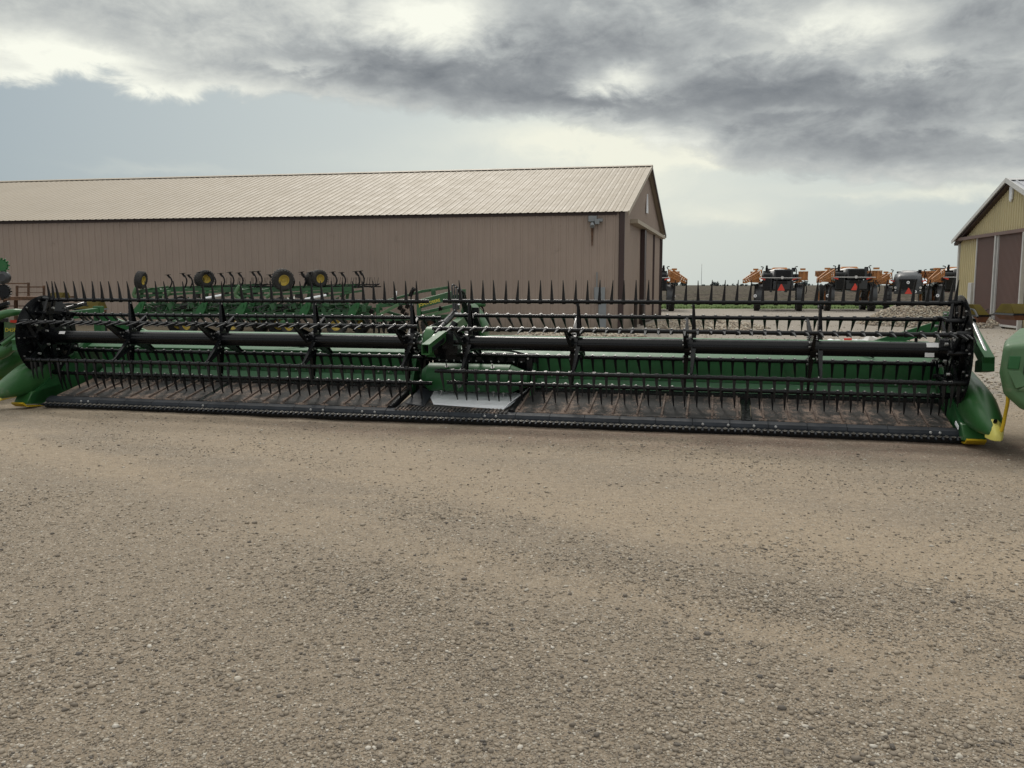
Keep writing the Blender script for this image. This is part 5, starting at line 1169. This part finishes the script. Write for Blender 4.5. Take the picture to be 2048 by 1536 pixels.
    # tank and cab
    b = MB(); b.loft([[(1.0 * math.cos(a) * k, y_, 2.35 + .62 * math.sin(a) * k) for a in np.linspace(0, 2 * math.pi, 20, endpoint=False)] for y_, k in ((-1.8, .7), (-1.6, .95), (-.8, 1), (.6, 1), (.9, .9), (1.0, .6))]); b.build('tank', 'tank', e, 60)
    b = MB(); b.box((0, 2.4, 2.2), (1.5, 1.5, 1.4)); cb = b.build('cab', 'glass', e, bevel=.06)
    b = MB(); b.box((0, 2.4, 2.93), (1.6, 1.7, .14)); b.build('cab_roof', 'dgrey', cb, bevel=.04)
    # booms folded alongside
    for sg in (-1, 1):
        b = MB(); X0 = 1.50 * sg
        for dx_ in (0, .26):
            truss(b, (X0 + sg * dx_, -2.6, 2.42), (X0 + sg * dx_ * .8, 3.2, 2.62), .22, .55, 8, .035)
        b.box((X0 + sg * .1, -2.5, 2.40), (.46, .10, .50)); b.box((X0 - sg * .1, -2.2, 2.35), (.22, .5, .7)); b.box((X0 + sg * .05, -2.4, 2.87), (.34, .4, .12))
        b.bar((X0, -2.5, 2.05), (X0 - sg * .6, -2.3, 1.95), .12, .10)
        bm_ = b.build('boom', 'orange', e)
        if sg < 0 and tipl:
            b = MB(); truss(b, (-1.3, -2.7, 2.62), (-2.25, -3.9, 2.05), .42, .42, 7, .03); b.loft([[(-1.3, -2.62, 2.45), (-1.9, -2.8, 2.3), (-1.9, -2.9, 1.98), (-1.3, -2.7, 1.95)], [(-1.3, -2.5, 2.45), (-1.9, -2.7, 2.3), (-1.9, -2.8, 1.98), (-1.3, -2.6, 1.95)]]); b.build('boom_tip', 'orange', e)
        b = MB(); b.tube([(X0 - sg * .42, -2.6, 2.3), (X0 - sg * .36, -2.65, 2.8), (X0 - sg * .46, -2.6, 3.0), (X0 - sg * .3, -2.5, 3.06)], .035, 6, 3); b.build('boom_cradle', 'black', e)
        b = MB(); b.box((X0 - sg * .45, -2.9, 2.22), (.34, .08, .10), (0, -.35 * sg, 0)); b.build('tail_light', 'red', e)
    b = MB(); rnd = random.Random(int(u))
    for k in range(16): x = rnd.choice((-1, 1)) * rnd.uniform(.95, 1.5); b.box((x, rnd.uniform(-2.6, -1.2), rnd.uniform(1.6, 2.2)), (rnd.uniform(.06, .2), .2, rnd.uniform(.06, .22)))
    b.tube([(1.2, -2.2, 2.2), (1.6, -2.3, 2.0), (1.85, -2.2, 1.6), (1.8, -2.1, 1.2)], .03, 6, 3); b.tube([(-1.3, -2.2, 1.9), (-1.6, -2.4, 1.8), (-1.5, -2.3, 1.6)], .03, 6, 3)
    b.into(ch_, 'black')
    b = MB(); b.loft([[(-.55, -1.2, 2.9), (.6, -1.2, 2.9), (.5, -1.1, 3.02), (-.4, -1.1, 3.02)], [(-.5, -.2, 2.92), (.6, -.2, 2.92), (.5, -.3, 3.04), (-.4, -.3, 3.04)]]); b.build('tank_lid', 'orim' if not hooded else 'galv', e)
    return e
sprayer(1300, 61.5, R_(-8), 'dark sprayer mostly hidden behind the right end of the tan shed, one orange boom showing', mirror=-1)
sprayer(1555, 61.5, R_(-17), 'leftmost of the dark sprayers in full view, orange booms folded, red triangle on its rear')
sprayer(1690, 61.5, R_(-14), 'second dark sprayer in full view, its orange rims and long boom tip showing', sc=1.02)
sprayer(1812, 62.5, R_(-24), 'grey-hooded sprayer with a black trapezoid grille and a ladder, third in the row', hooded=True, sc=.94)
sprayer(1900, 62.0, R_(-14), 'dark sprayer half hidden by the cream barn, right end of the sprayer row', sc=1.02)
# litter and small things
b = MB(); pr_ = np.array([(0, 0, .01), (.10, .02, .03), (.16, -.01, .01), (.13, .05, .05), (.05, .06, .02), (-.03, .04, .04), (.02, .09, .012), (.09, .10, .03)])
b.add([tuple(p) for p in pr_], [(0, 1, 4), (1, 2, 3), (1, 3, 4), (0, 4, 5), (4, 3, 7), (4, 7, 6), (5, 4, 6)])
o = b.build('paper_scrap', 'paper', smooth=0); o.location = PX(262, 819, 12.3); o.location.z = .01; tag(o, 'crumpled white paper scrap on the dirt in front of the left draper belt', 'litter')
e = empty('debris', PX(1710, 684, 27).xy.to_3d(), 0, 'heap of white and red scrap on the ground behind the right draper belt', 'scrap')
b = MB()
for i in range(14): b.box((random.uniform(-.9, .9), random.uniform(-.3, .3), random.uniform(.01, .07)), (random.uniform(.1, .5), .2, .03), (random.uniform(-.3, .3), random.uniform(-.2, .2), random.uniform(0, 3)))
b.build('scrap_metal', 'sheet', e)
b = MB(); b.box((-.35, -.3, .08), (.22, .1, .12), (0, 0, .3)); b.build('red_scrap', 'red', e)
b = MB(); b.box((.4, -.2, .1), (.3, .2, .22), (.3, .3, .3)); b.build('white_bag', 'paper', e)
